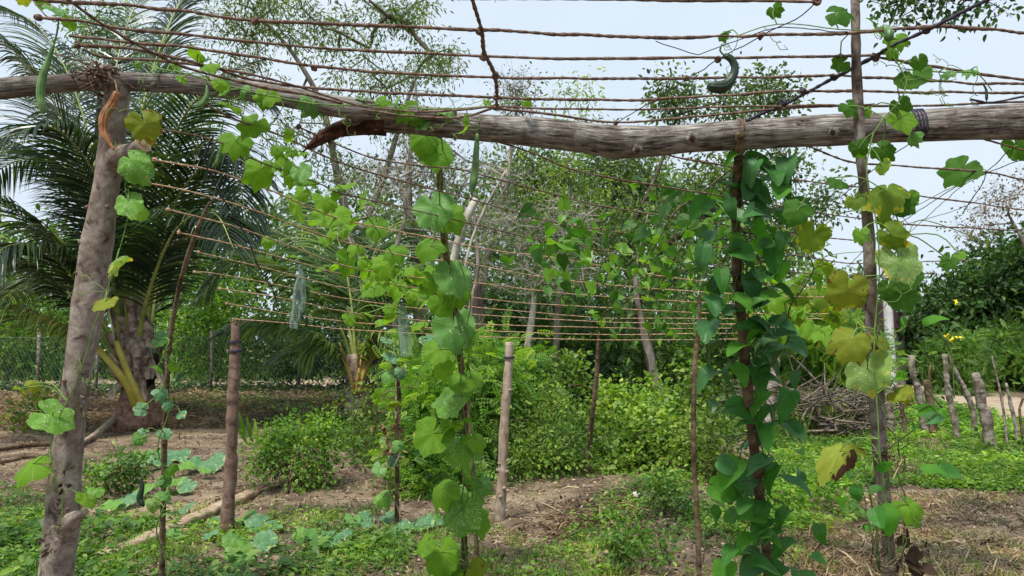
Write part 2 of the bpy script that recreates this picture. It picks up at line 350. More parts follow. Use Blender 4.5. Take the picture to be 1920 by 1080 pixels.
lft=ramp(nt,math_(nt,'ADD',math_(nt,'MULTIPLY',sx.outputs[0],.02),.5),[(.40,(1,1,1)),(.47,(0,0,0))])
dry=ramp(nt,nz(1.8,8,.7),[(.3,(.2,.14,.1)),(.7,(.46,.37,.26))])
c=mix(nt,mix(nt,1.0,far,lft,'MULTIPLY'),c,dry)
b=N(nt,'ShaderNodeBsdfPrincipled',i_Roughness=.95); b.inputs['Specular IOR Level'].default_value=.1; nt.links.new(c,b.inputs['Base Color'])
bp=N(nt,'ShaderNodeBump',i_Strength=.8,i_Distance=.03); nt.links.new(nz(14,9,.75),bp.inputs['Height']); nt.links.new(bp.outputs[0],b.inputs['Normal'])
nt.links.new(b.outputs[0],out.inputs['Surface']); M['soil']=m
M['road']=plain('road',(.26,.20,.145),(.38,.30,.225),3,.95,.3,.02)

# ------------------------------------------------------------------ ground sheet and road
def grid(xs, ys, zf):
    X,Y=np.meshgrid(xs,ys); Z=zf(X,Y); V=np.stack([X,Y,Z],-1).reshape(-1,3); nx=len(xs)
    i=np.arange(len(ys)-1)[:,None]*nx; j=np.arange(nx-1)[None,:]
    return V, np.stack([i+j,i+j+1,i+nx+j+1,i+nx+j],-1).reshape(-1,4)
mb=MB()
xs=np.concatenate([np.linspace(-400,-14,12)[:-1],np.linspace(-14,-5,60)[:-1],np.linspace(-5,6,230)[:-1],np.linspace(6,16,60)[:-1],np.linspace(16,400,12)])
ys=np.concatenate([np.linspace(-60,0,10)[:-1],np.linspace(0,2.5,20)[:-1],np.linspace(2.5,10,190)[:-1],np.linspace(10,26,90)[:-1],np.linspace(26,900,20)])
def zf(X,Y): 
    z=gh(X,Y); n=.008*np.sin(X*23+Y*17)*np.sin(Y*29-X*9); return z+n
V,q=grid(xs,ys,zf); mb.add(V,[(4,q)])
tag(mb.build('ground',M['soil']),kind='structure')
mb=MB()
pth=[G(1700,726),G(1790,741),G(1860,757),G(1960,790),G(2120,850)]
pp=smooth_path(pth,.5); T=nrm(np.gradient(pp,axis=0)); S=np.stack([-T[:,1],T[:,0],0*T[:,0]],-1)
W=[]
for k in np.linspace(-1,1,9):
    w=pp+S*k*1.25; w[:,2]=gh(w[:,0],w[:,1])+.05-.05*abs(k)**4; W.append(w)
W=np.stack(W,1); n=len(pp); i=np.arange(n-1)[:,None]*9; j=np.arange(8)[None,:]
mb.add(W.reshape(-1,3),[(4,np.stack([i+j,i+j+1,i+10+j,i+9+j],-1).reshape(-1,4))])
tag(mb.build('dirt_road',M['road']),kind='structure')

# ------------------------------------------------------------------ trees by growth towards foliage targets
def grow(trunks, targets, step, jit, sag=0.0):
    pos=[];par=[]
    for tr in trunks:
        prev=-1
        for p in tr: pos.append(p); par.append(prev); prev=len(pos)-1
    base=np.mean([t[0] for t in trunks],axis=0)
    order=np.argsort(np.linalg.norm(targets-np.array(pos)[-1],axis=1)+rng.normal(size=len(targets))*.2)
    cap=len(pos)+len(targets)*12; A=np.zeros((cap,3)); A[:len(pos)]=pos; n=len(pos); n0=n
    skip=np.zeros(cap); 
    for tr0 in range(len(trunks)):
        pass
    par=list(par); tips=[]
    # nodes low on the trunk are costly to sprout from
    tl=[]
    for tr in trunks:
        m=len(tr); tl+= [max(0,.45-k/m)*4 for k in range(m)]
    skip[:n0]=tl
    for ti in order:
        t=targets[ti]
        d=np.linalg.norm(A[:n]-t,axis=1)*(1+skip[:n])
        d+=np.maximum(0,(A[:n,2]-t[2]))*.5
        b=int(np.argmin(d)); p0=A[b]; L=np.linalg.norm(t-p0); k=max(1,min(8,int(L/step)))
        prev=b; side=rng.normal(size=3)*L*jit
        for q in range(1,k+1):
            f=q/k; p=p0+(t-p0)*f+side*math.sin(f*math.pi)*.6+rng.normal(size=3)*step*jit*.6*(f<1); p[2]+=math.sin(f*math.pi)*L*sag
            if n>=cap: break
            A[n]=p; par.append(prev); prev=n; n+=1
        tips.append(prev)
    return A[:n],np.array(par),tips,n0
def branches(mb, A, par, trunk_r, tip_r, expo=2.4, sides=5, minr=0, jitter=.0, n0=0, rtr=None):
    n=len(A); w=np.zeros(n); kids=[[] for _ in range(n)]
    for i in range(n):
        if par[i]>=0: kids[par[i]].append(i)
    for i in range(n-1,-1,-1):
        if not kids[i]: w[i]=1
        if par[i]>=0: w[par[i]]+=w[i]
    r=tip_r*(w**(1/expo)); r=np.minimum(r, trunk_r)
    roots=[i for i in range(n) if par[i]<0]
    if rtr is not None:
        r[:n0]=np.maximum(rtr[:n0],r[:n0]*.6)
    st=[(x,None) for x in roots]
    while st:
        i,frm=st.pop(); ch=[i] if frm is None else [frm,i]
        rad=[r[c] for c in ch]
        if frm is not None: rad[0]=min(r[frm],r[i]*1.25)
        while kids[ch[-1]]:
            ks=sorted(kids[ch[-1]],key=lambda c:-w[c] if n0<=c or True else 0)
            if ch[-1]<n0-1:
                kk=[c for c in ks if c==ch[-1]+1]
                if kk: ks=kk+[c for c in ks if c!=kk[0]]
            for c in ks[1:]: st.append((c,ch[-1]))
            ch.append(ks[0]); rad.append(r[ks[0]])
        if len(ch)>1:
            s=9 if max(rad)>.08 else (6 if max(rad)>.03 else (4 if max(rad)>.012 else 3))
            pts=A[ch]
            if max(rad)>.05 and len(ch)>2:
                pr=smooth_path(np.hstack([pts,np.array(rad)[:,None]]),.25); pts,rad=pr[:,:3],pr[:,3]
            tube(mb,pts,np.array(rad),s,cap=False,rnd=random.random())
def pxm(d): return d/F
def blobpts(blobs):
    out=[]
    for (px,py,d,rx,ry,rz,n) in blobs:
        c=P(px,py,d); v=rdir(n)*(rng.random((n,1))**.45)
        out.append(c+v*np.array((rx*pxm(d),rz,ry*pxm(d))))
    o=np.concatenate(out); o[:,2]=np.maximum(o[:,2],.08); return o
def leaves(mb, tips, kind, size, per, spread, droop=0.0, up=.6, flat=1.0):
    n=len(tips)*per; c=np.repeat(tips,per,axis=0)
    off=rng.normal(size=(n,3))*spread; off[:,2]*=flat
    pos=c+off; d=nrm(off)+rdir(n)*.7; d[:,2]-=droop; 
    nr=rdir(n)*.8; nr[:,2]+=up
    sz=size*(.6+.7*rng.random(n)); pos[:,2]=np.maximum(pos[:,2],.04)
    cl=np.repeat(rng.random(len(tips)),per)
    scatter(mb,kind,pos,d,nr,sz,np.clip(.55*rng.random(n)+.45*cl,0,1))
def tree(name,label,cat,trunks,blobs,leafkind,leafmat,lsize,per,spread,barkmat,tip=.006,droop=.2,up=.6,step=.35,jit=.16,group=None,parts=('trunk','crown'),expo=2.4,twigs=0,leaffrac=1.0):
    """trunks: lists of (px,py,d,r)"""
    root=empty(name,P(*trunks[0][0][:3]),label,cat,group)
    tr=[smooth_path(np.array([np.append(P(a,b,c),r) for a,b,c,r in t]),.3) for t in trunks]
    T=blobpts(blobs)
    A,par,tips,n0=grow([t[:,:3] for t in tr],T,step,jit)
    rt=np.concatenate([t[:,3] for t in tr])
    bm=MB(); branches(bm,A,par,rt.max(),tip,expo,n0=n0,rtr=rt)
    tp=A[tips]
    if twigs:
        for p in tp:
            for k in range(twigs):
                d=rdir(1)[0]; d[2]+=.3; L=spread*(1.0+rng.random()*1.2); q=p+d*L*.5+rng.normal(size=3)*L*.1
                tube(bm,[p,q,q+(d+rng.normal(size=3)*.5)*L*.5],[tip*.7,tip*.5,tip*.25],3,cap=False)
    bm.build(parts[0],barkmat,root)
    if per:
        lm=MB(); sel=tp[rng.random(len(tp))<leaffrac]; leaves(lm,sel,leafkind,lsize,per,spread,droop,up); lm.build(parts[1],leafmat,root,smooth=False)
    return root
def bush(name,label,px,py,d,w,h,n,leafkind,leafmat,lsize,per,spread,barkmat=None,cat='bush',group=None,blobs=None,stems=6,droop=.15,up=.8,tip=.003):
    """px,py: foot of the bush; w,h in photo pixels"""
    b=P(px,py,d); b[2]=gh(b[0],b[1]); k=pxm(d)
    tr=[]
    for i in range(stems):
        a=rng.normal(size=2)*.12*w*k
        p0=b+np.array((a[0],a[1],0)); p1=p0+np.array((rng.normal()*.22*w*k,rng.normal()*.2*w*k,h*k*.45))
        tr.append(np.array([p0,(p0+p1)/2+rng.normal(size=3)*.03,p1]))
    root=empty(name,b,label,cat,group)
    if blobs is None:
        v=rdir(n)*(rng.random((n,1))**.4); T=b+np.array((0,0,h*k*.55))+v*np.array((w*k*.5,w*k*.42,h*k*.5))
        T[:,2]=np.maximum(T[:,2],.06)
    else: T=blobpts(blobs)
    A,par,tips,n0=grow(tr,T,max(.08,.12*h*k),.2)
    bm=MB(); branches(bm,A,par,.05,tip,2.2,n0=0); bm.build('stems',barkmat or M['stick'],root)
    lm=MB(); leaves(lm,A[tips],leafkind,lsize,per,spread,droop,up); lm.build('foliage',leafmat,root,smooth=False)
    return root

# far wood: one mass behind everything
sky=[(-500,380),(0,420),(300,470),(380,420),(520,400),(640,360),(800,350),(900,335),(1000,315),(1150,305),(1300,325),(1420,380),(1500,460),(1560,520),(1700,560),(1900,500),(2500,450)]
mb=MB(); n=84000
px=rng.uniform(-450,2400,n); dd=rng.uniform(27,42,n)
top=np.interp(px,[s[0] for s in sky],[s[1] for s in sky])+18*np.sin(px*.045)+14*np.sin(px*.11+1)+10*np.sin(px*.23)
u=rng.random(n); py=top+(745-top)*u**.9
# clumps
cl=rng.integers(0,n,3400); idx=rng.integers(0,3400,n)
base=np.stack([P(px[cl[k]],py[cl[k]],dd[cl[k]]) for k in range(3400)])
pos=base[idx]+rng.normal(size=(n,3))*np.array((.75,.9,.5)); pos[:,2]=np.maximum(pos[:,2],.1)
scatter(mb,'oval',pos,rdir(n,-.2),rdir(n,.7),.30*(.6+.8*rng.random(n)),np.clip(.45*rng.random(n)+.55*rng.random(3400)[idx],0,1))
# stems in the wood
tb=MB()
for k in range(90):
    x=rng.uniform(-450,2400); d=rng.uniform(25,36); b0=P(x,640,d); b0[2]=0; hgt=rng.uniform(4,7)*(.75 if x>1500 else 1)
    p=[b0]
    for q in range(5): p.append(p[-1]+np.array((rng.normal()*.35,rng.normal()*.3,hgt/6)))
    tube(mb,smooth_path(p,.6),np.linspace(.11,.03,len(smooth_path(p,.6))),5,cap=False,rnd=.0)
tag(mb.build('far_wood',M['leaf_far'],smooth=False),'mass of far-off green woodland behind the garden','woodland',kind='stuff')

exec_trees=True
bg='leafy trees behind the garden'
tree('feathery_tree','tall tree with thin drooping leaves and dark forked limbs above the thin log','tree',
 [[(720,768,16,.14),(700,650,16,.12),(665,470,16,.10),(635,340,16,.085),(604,200,16,.065),(545,95,16,.045),(470,15,16,.03)],
  [(665,470,16,.07),(720,330,16.3,.07),(760,200,16.5,.05),(790,120,16.6,.03)]],
 [(470,30,16,100,60,1.5,60),(610,40,16,130,70,1.8,75),(760,30,16.4,60,50,1.2,36),(815,130,16.4,55,60,1,34),(700,170,16.4,90,60,1.5,45),(560,250,15.6,70,70,1.2,28),(640,330,16,90,50,1.5,22),(450,150,16,70,60,1.2,28),(760,240,16.5,60,40,1,18),(800,-60,16,160,60,2,30),(500,-90,16,220,70,2,50)],
 'narrow',M['leaf_olive'],.13,30,.14,M['bark_grey'],.009,.9,.3,.45,.2,bg)
tree('feathery_tree','feathery light-leaved tree showing between the palm fronds at the top left corner','tree',
 [[(150,770,17,.12),(160,560,17,.1),(180,300,17,.08),(190,130,17,.05)]],
 [(190,60,17,90,60,1.3,60),(130,140,17,60,50,1.2,36),(290,120,17,70,60,1.2,30),(360,210,17,50,50,1,18),(60,520,17,60,80,1.2,24)],
 'narrow',M['leaf_mid'],.14,30,.15,M['bark_dark'],.008,.7,.3,.45,.2,bg)
tree('twiggy_tree','bare twiggy grey tree with a thin top rising above the middle of the log','tree',
 [[(905,768,17,.14),(890,650,17,.12),(905,520,17,.1),(940,380,17,.07),(965,240,17,.045),(970,170,17,.02)]],
 [(968,185,17,42,50,.7,60),(900,440,17,120,90,1.5,75),(1000,430,17,110,80,1.5,75),(830,330,17,80,70,1.3,45),(740,330,17,80,60,1.3,34),(950,330,17,80,40,1,34),(1090,450,17,80,60,1,30),(860,560,17,80,50,1,30)],
 'quad',M['leaf_grey'],.09,9,.2,M['bark_pale'],.008,.2,.4,.35,.3,bg,twigs=4)
tree('broad_tree','dark round-topped tree with one yellow-green patch in the middle below the log','tree',
 [[(1080,768,20,.2),(1085,640,20,.17),(1090,500,20,.13),(1100,400,20,.08)]],
 [(1010,320,20,80,35,1.3,45),(1130,320,20,110,38,1.6,60),(1210,360,20,80,50,1.3,45),(1000,400,20,90,60,1.4,40),(1150,430,20,110,70,1.5,60),(1050,520,20,90,60,1.3,34)],
 'oval',M['leaf_hazy'],.12,48,.32,M['bark_dark'],.012,.2,.7,.5,.15,bg)
tree('yellow_green_tree','small tree with bright yellow-green new leaves just under the middle of the log','tree',
 [[(1040,768,14.5,.07),(1045,600,14.5,.06),(1060,420,14.5,.045),(1070,350,14.5,.02)]],
 [(1060,325,14.5,42,22,.5,16),(1110,350,14.5,40,25,.5,12),(1010,360,14.5,45,25,.6,8),(1060,170,14.5,60,28,.6,14),(1110,215,14.5,45,25,.6,9)],
 'lance',M['leaf_lime'],.11,15,.15,M['bark_grey'],.005,.5,.5,.4,.2,bg)
tree('leafy_tree','fresh green broad-leaved tree with dark limbs behind the bean pole on the right','tree',
 [[(1237,765,13,.10),(1225,700,13,.095),(1212,640,13,.09),(1195,560,13,.08),(1240,470,13,.065),(1330,400,13,.05),(1400,300,13,.03),(1430,200,13,.02)],
  [(1195,560,13,.06),(1180,450,13,.05),(1230,330,13,.035),(1270,220,13,.02)]],
 [(1270,185,13,45,40,.6,36),(1430,178,13,60,36,.6,42),(1370,215,13,45,28,.6,18),(1350,330,13,70,50,.9,40),(1470,300,13,50,40,.7,24),(1290,400,13,80,60,.9,42),(1450,430,13,70,60,.9,50),(1190,430,13,60,60,.9,28),(1400,500,13,90,60,.9,42),(1240,530,13,80,50,.9,30),(1540,370,13,40,60,.6,16)],
 'oval',M['leaf_hazy'],.09,32,.18,M['bark_dark'],.006,.3,.6,.4,.2,bg)
tree('overhanging_tree','dark leafy branch hanging into the top right corner above the ropes','tree',
 [[(2900,1100,6.5,.14),(2850,400,6.5,.12),(3400,-100,6.4,.09),(2200,-140,6.3,.06),(1900,-110,6.2,.035),(1740,-70,6.1,.02)]],
 [(1700,5,6.1,75,26,.4,48),(1830,-5,6.1,60,26,.4,26),(1680,-60,6.1,100,40,.5,20),(1950,-60,6.2,120,40,.5,20),(1868,25,6.1,14,12,.1,6)],
 'oval',M['leaf_dark'],.058,9,.075,M['bark_dark'],.0035,.4,.4,.2,.2,bg)
tree('dense_tree','dense dark green tree standing furthest right beyond the stick fence','tree',
 [[(1900,770,24,.2),(1895,680,24,.17),(1885,600,24,.12)]],
 [(1890,510,24,70,60,1.8,90),(1920,600,24,80,80,1.8,80),(1810,560,24,60,45,1.5,60),(2000,480,24,90,80,2,60),(1770,600,24,70,45,1.5,50),(1850,640,24,110,50,1.5,70)],
 'oval',M['leaf_dark'],.2,38,.36,M['bark_dark'],.012,.2,.7,.5,.15,bg)
tree('sparse_tree','sparse pinkish-grey tree against the sky at the right edge above the dark trees','tree',
 [[(1990,770,22,.12),(1960,600,22,.1),(1930,480,22,.07),(1890,400,22,.03)]],
 [(1870,380,22,60,35,1,44),(1840,430,22,55,30,1,30),(1920,350,22,60,35,1,30)],
 'quad',M['leaf_red'],.10,9,.2,M['bark_grey'],.006,.3,.4,.4,.25,bg,twigs=2)

tree('twiggy_tree','tangle of pale bare branches left of the centre vine, below the torn log end','tree',
 [[(735,768,14.5,.08),(742,640,14.5,.07),(728,520,14.5,.055),(760,400,14.5,.04),(742,310,14.5,.02)],[(742,640,14.5,.05),(690,520,14.6,.035),(650,420,14.6,.02)]],
 [(740,360,14.5,110,80,1.2,90),(640,430,14.5,80,60,1,45),(850,420,14.5,80,80,1,60),(700,540,14.5,100,50,1,45),(800,300,14.5,70,50,1,34)],
 'quad',M['leaf_grey'],.08,6,.2,M['bark_pale'],.006,.2,.4,.3,.32,bg,twigs=4)
tree('twiggy_tree','arching grey branches with small leaves right of the centre vine above the pale post','tree',
 [[(985,768,13.5,.08),(990,650,13.5,.07),(1000,540,13.5,.05),(960,440,13.5,.035),(930,380,13.5,.02)],[(1000,540,13.5,.04),(1060,440,13.5,.025),(1120,390,13.5,.015)]],
 [(940,430,13.5,80,60,1,75),(1040,420,13.5,90,50,1,75),(1000,520,13.5,110,45,1,60),(900,330,13.5,60,40,.8,30),(1080,520,13.5,70,50,1,34)],
 'quad',M['leaf_mid'],.08,8,.18,M['bark_pale'],.0055,.3,.4,.3,.32,bg,twigs=4)

# slender trunks standing in the undergrowth
def trunk_thing(name,label,pts,mat,grp='bare trunks in the undergrowth',cat='trunk',knots=0):
    A=np.array([np.append(P(a,b,c),r) for a,b,c,r in pts]); root=None
    s=smooth_path(A,.12); mb=MB(); ph=rng.random()*6
    rr=s[:,3]*(1+.10*np.sin(np.arange(len(s))*.8+ph)+.06*rng.normal(size=len(s)))
    cc=s[:,:3]+rng.normal(size=(len(s),3))*s[:,3:4]*.08
    tube(mb,cc,rr,10,rnd=.5,mod=lambda i,t:1+.06*np.sin(3*t+i*.4))
    for k in range(knots):
        i=rng.integers(1,len(s)-1); d=rdir(1)[0]; d[2]=abs(d[2])*.5+.3; d[1]=-abs(d[1]); d=nrm(d)
        L=rr[i]*1.9; tube(mb,[cc[i],cc[i]+d*L*.6,cc[i]+d*L],[rr[i]*.42,rr[i]*.3,rr[i]*.2],7)
    o=mb.build(name,mat); tag(o,label,cat,grp); return o
trunk_thing('bare_trunk','pale barkless trunk leaning right, snapped off below the centre of the log',[(838,760,12,.06),(842,600,12,.06),(848,500,12,.065),(870,420,12,.07),(893,372,12,.05)],M['bark_pale'])
trunk_thing('bare_trunk','thin whitish stick leaning steeply right behind the centre pole',[(868,640,11.5,.02),(872,500,11.5,.024),(905,400,11.5,.022),(948,320,11.5,.012)],M['bark_pale'])
trunk_thing('bare_trunk','thick grey trunk standing upright just left of the centre vine',[(800,768,15,.13),(785,600,15,.12),(778,470,15,.09),(766,340,15,.06),(780,200,15,.03),(775,120,15,.008)],M['bark_grey'])
trunk_thing('bare_trunk','slim grey trunk just right of the centre vine above the feathery bush',[(880,768,13,.07),(886,690,13,.07),(882,600,13,.055),(896,480,13,.035),(880,330,13,.008)],M['bark_grey'])
trunk_thing('bare_trunk','pale trunk leaning left among dark undergrowth right of the thin middle pole',[(1240,760,12,.075),(1222,680,12,.07),(1208,620,12,.055),(1192,520,12,.035),(1215,400,12,.01)],M['bark_grey'])
trunk_thing('dead_stump','dark broken stump with torn top right of the centre vine',[(905,640,10.5,.05),(898,580,10.5,.08),(895,545,10.5,.06),(905,525,10.5,.02)],M['bark_dark'],None,'stump')
trunk_thing('bare_trunk','slender grey trunk between the small palm and the thick upright trunk',[(745,768,14,.05),(715,640,14,.045),(700,540,14,.04),(650,440,14,.03)],M['bark_grey'])

# undergrowth wall and bushes
U='bushes of the undergrowth'
bush('green_bush','leafy green bush behind the palm trunk at the far left edge',40,735,20.8,190,190,70,'oval',M['leaf_mid'],.13,40,.22,group=U)
bush('creeper_bush','bright creeper-covered bush between the big palm and the short dark post',385,745,20.6,170,250,110,'oval',M['leaf_bright'],.12,40,.2,group=U)
bush('dark_bush','dark shady bush behind the wire fence right of the short dark post',540,752,20.6,200,150,70,'oval',M['leaf_dark'],.12,40,.22,group=U)
bush('dark_bush','dark bush directly behind the small palm',660,752,21,230,190,90,'oval',M['leaf_dark'],.13,44,.25,group=U)
bush('dark_bush','dark mass of bush behind the pale centre post',960,755,17,240,240,120,'pinn',M['leaf_dark'],.24,22,.25,group=U)
bush('dark_bush','dark bush behind the bright creeper mound',1130,752,16,260,210,120,'pinn',M['leaf_dark'],.24,22,.25,group=U)
bush('dark_bush','dark bush behind the foot of the bean pole',1330,752,16,260,220,110,'oval',M['leaf_mid'],.12,42,.22,group=U)
bush('feathery_bush','feathery bright bush behind the pile of cut brushwood on the right',1555,745,15,170,180,90,'pinnf',M['leaf_bright'],.3,20,.2,group=U)
bush('feathery_bush','fine-leaved bush by the right edge below the dark trees',1900,722,22.5,230,120,90,'pinnf',M['leaf_mid'],.22,46,.22,group=U)
bush('feathery_bush','fine-leaved bush beside the white pole beyond the road',1760,715,25,170,120,80,'pinnf',M['leaf_dark'],.22,46,.22,group=U)
bush('pinnate_bush','lush bush of paired leaflets right behind the centre vine',850,905,7.6,0,0,0,'pinn',M['leaf_bright'],.17,13,.10,group=U,stems=7,
  blobs=[(900,690,8.6,85,55,.5,60),(800,750,7.9,60,55,.4,48),(870,780,8.0,60,60,.4,40),(790,850,7.5,55,50,.3,44),(820,915,7.2,60,45,.3,36),(770,700,8.8,50,40,.4,26),(950,690,9.2,60,45,.4,40),(990,740,9.0,50,30,.4,20)])
bush('leafy_bush','tall loose bush of small oval leaves behind the pale centre post',1000,900,8.2,0,0,0,'oval',M['leaf_mound'],.05,34,.09,group=U,
  blobs=[(990,770,8.4,85,55,.5,72),(1000,850,8.0,75,60,.4,62),(1060,860,8.2,50,40,.4,34),(960,890,7.8,40,40,.3,26)])
bush('creeper_mound','bright mound of heart-leaved creeper right of the thin middle pole',1200,880,8.8,0,0,0,'heart',M['leaf_mound'],.06,30,.10,group=U,
  blobs=[(1170,790,9.2,100,40,.6,75),(1240,820,8.8,80,60,.6,75),(1150,860,8.6,60,35,.4,40),(1270,870,8.4,60,35,.4,36),(1290,780,9.4,50,30,.5,24),(1075,715,9.6,30,50,.3,16),(1150,745,9.4,25,40,.3,12),(1235,735,9.6,30,35,.3,12),(1310,720,9.6,30,50,.3,14),(1010,700,9.4,40,50,.3,16)])
bush('leafy_bush','leafy upright shrub with dry stems below, right of the short dark post',545,925,7.4,0,0,0,'oval',M['leaf_bright'],.045,30,.075,group=U,
  blobs=[(540,830,7.5,62,45,.35,60),(600,800,7.6,22,20,.2,8),(580,880,7.3,50,35,.3,30),(500,870,7.3,30,30,.3,16),(610,820,7.7,35,28,.3,16)])
bush('small_bush','low clump of small round leaves between the leaning post and the thin left pole',210,905,7.3,120,75,34,'oval',M['leaf_mid'],.05,28,.06,group=U,stems=4)
bush('small_bush','low leafy weed clump left of the bean pole foot',1250,965,6.2,90,80,24,'oval',M['leaf_mid'],.045,26,.055,group=U,stems=4)
bush('small_bush','low dark weed clump under the bean leaves in the foreground',1190,1040,5.0,150,90,30,'oval',M['leaf_mid'],.04,28,.05,group=U,stems=4)
bush('small_bush','low green clump between bean pole and right pole',1500,945,6.6,140,60,28,'oval',M['leaf_bright'],.045,28,.06,group=U,stems=4)
bush('shrub','yellowing low shrub behind the thin pole left of the beans',1340,890,8,150,110,45,'oval',M['leaf_olive'],.06,26,.09,group=U,stems=5)
bush('shrub','small shrub with yellowing leaves beside the big palm at the left edge',60,745,12,110,60,20,'oval',M['leaf_olive'],.10,16,.1,group=U,stems=4)
bush('shrub','straggly shrub behind the wilted vine left of the centre vine',690,860,8.6,130,160,45,'oval',M['leaf_olive'],.055,16,.10,group=U,stems=5)
tr=bush('flowering_shrub','shrub with yellow flowers beyond the fence of upright sticks',1800,735,20,150,115,60,'pinnf',M['leaf_mid'],.2,34,.2,group=None,cat='shrub')
for (fx,fy) in [(1775,630),(1797,632),(1785,637),(1792,566)]:
    mb=MB(); c=P(fx,fy,18.9); n=9; dv=rdir(n,.1); scatter(mb,'oval',np.repeat(c[None],n,0),dv,rdir(n,.6),.09,rng.random(n)); mb.build('flower',M['flower'],tr)

# ------------------------------------------------------------------ coconut palms
def frond_parts(root, pts, r0, leaf_len, matl, rachis_mat, start=.22, nleaf=74, hang=.5, seed=0, old=0.0):
    """rachis through world points; leaflets both sides, bending down under their own weight"""
    rg=np.random.default_rng(seed+99)
    s=smooth_path(pts,.08); L=np.concatenate([[0],np.cumsum(np.linalg.norm(np.diff(s,axis=0),axis=1))]); tot=L[-1]
    fr=MB(); tube(fr,s,np.interp(L/tot,[0,.08,.22,.6,1],[r0*1.9,r0*1.25,r0*.8,r0*.4,r0*.12]),7,mod=lambda i,t:1-.25*np.abs(np.sin(t/2)))
    f=fr.build('frond',rachis_mat,root)
    T=nrm(np.gradient(s,axis=0)); mb=MB()
    tt=np.linspace(start,.995,nleaf)
    for side in (-1,1):
        for t in tt:
            i=min(len(s)-1,int(np.searchsorted(L,t*tot))); ax=T[i]
            lat=np.cross(ax,(0,0,1.)); 
            if np.linalg.norm(lat)<.25: lat=lat+np.array((.5,-.4,0))
            lat=nrm(lat)*side
            ll=leaf_len*(math.sin(math.pi*min(1,(t-start)/(1-start)*.86+.14))**.55)*rg.uniform(.82,1.1)
            d=nrm(lat*1.0+ax*(.55+.5*t)+np.array((0,0,.12))+rg.normal(size=3)*.055)
            n=6; p=s[i].copy(); P_=[p.copy()]; dd=d.copy()
            for q in range(n):
                dd=nrm(dd+np.array((0,0,-hang*(.35+.25*q)*rg.uniform(.8,1.2)))/2.2); p=p+dd*ll/n; P_.append(p.copy())
            P_=np.array(P_); w=leaf_len*(.0135 if leaf_len<1.3 else .017)*np.array([.5,1,1,.9,.7,.4,.05])[:,None]
            wd=nrm(np.cross(nrm(np.gradient(P_,axis=0)),np.cross(ax,d)+rg.normal(size=3)*.25))*w
            V=np.empty((2*(n+1),3)); V[0::2]=P_+wd; V[1::2]=P_-wd
            a=np.arange(n)*2
            mb.add(V,[(4,np.stack([a,a+1,a+3,a+2],-1))],float(np.clip(rg.beta(2,4)+old*rg.random(),0,1)))
    mb.build('leaflets',matl,f,smooth=False)
    return f
def mkpalm(name,label,foot,crown,fr,r0,ll,seed,d0,hangs=.55,nleaf=74):
    b=P(*foot); b[2]=0; root=empty(name,b,label,'palm tree','coconut palms')
    for k,(pts,mt,old) in enumerate(fr):
        W=[P(x,y,d) for x,y,d in pts]
        frond_parts(root,W,r0*(.8 if mt=='y' else 1),ll,M['palm_leaf'] if old<.5 and seed<40 else M['palm_green'],M['petiole_yellow'] if mt=='Y' else M['petiole'],.24,nleaf,hangs,seed+k,old*.4)
    return root
D=12.5
frs=[([(240,700,D),(232,560,D),(185,420,D+.6),(110,270,D+1.2),(40,170,D+2),(-60,130,D+3)],'g',0),
 ([(235,700,D),(215,580,D-.3),(150,500,D-.6),(70,425,D-1),(-30,370,D-1.6),(-150,390,D-2)],'g',.2),
 ([(235,720,D),(200,640,D-.3),(130,560,D-.5),(60,500,D-.8),(-30,450,D-1.0),(-130,500,D-1.5)],'g',.3),
 ([(245,740,D),(195,665,D-.4),(120,615,D-.8),(0,570,D-1.6),(-130,570,D-2.5)],'Y',1.0),
 ([(240,680,D),(238,480,D),(250,300,D+.2),(290,120,D+.6),(360,-30,D+1.2),(480,-120,D+2)],'g',0),
 ([(248,680,D),(262,480,D-.2),(300,330,D-.6),(350,210,D-1.2),(420,160,D-2),(500,190,D-2.6)],'g',.1),
 ([(255,700,D),(290,520,D-.2),(320,400,D-.4),(370,320,D-.8),(430,290,D-1.2),(500,340,D-1.6)],'g',.2),
 ([(260,720,D),(285,600,D+.3),(300,520,D+.5),(350,410,D+.9),(410,360,D+1.3),(470,400,D+1.8)],'g',.4),
 ([(240,680,D),(222,480,D+.5),(205,300,D+1),(215,140,D+1.8),(260,0,D+2.6),(350,-90,D+3.4)],'g',0),
 ([(235,690,D),(205,500,D+.4),(130,340,D+.6),(30,270,D+.6),(-80,280,D+.4)],'g',.1),
 ([(235,700,D),(190,560,D+1),(90,520,D+2),(0,560,D+3)],'g',.3),
 ([(240,700,D),(190,600,D-.4),(110,490,D-1),(20,460,D-1.8),(-60,540,D-2.4)],'g',.1),
 ([(235,690,D),(210,480,D-.2),(140,330,D-.4),(40,300,D-.4),(-60,360,D-.2)],'g',.1),
 ([(255,700,D),(285,480,D-.3),(335,330,D-.6),(395,260,D-1),(445,330,D-1.4),(465,450,D-1.7)],'g',.1),
 ([(248,690,D),(258,420,D+.2),(282,190,D+.5),(330,20,D+.9),(410,-70,D+1.4)],'g',0),
 ([(238,690,D),(200,430,D+.3),(150,200,D+.6),(80,60,D+.9),(-20,0,D+1.2)],'g',0),
 ([(250,700,D),(275,560,D-.5),(330,430,D-1.2),(400,400,D-1.8),(440,470,D-2.2)],'g',.2),
 ([(240,690,D),(230,480,D-.5),(180,330,D-1.2),(100,240,D-2),(0,260,D-2.6)],'g',0),
 ([(250,690,D),(270,450,D+1),(330,250,D+1.8),(400,150,D+2.6),(500,110,D+3.4)],'g',0),
 ([(232,690,D),(200,470,D-.6),(120,230,D-1.2),(20,90,D-1.6),(-70,60,D-2)],'g',0)]
palm=mkpalm('coconut_palm','big young coconut palm with yellow leaf stalks behind the leaning post on the left',(250,800,D),None,frs,.052,1.2,11,D,.42,128)
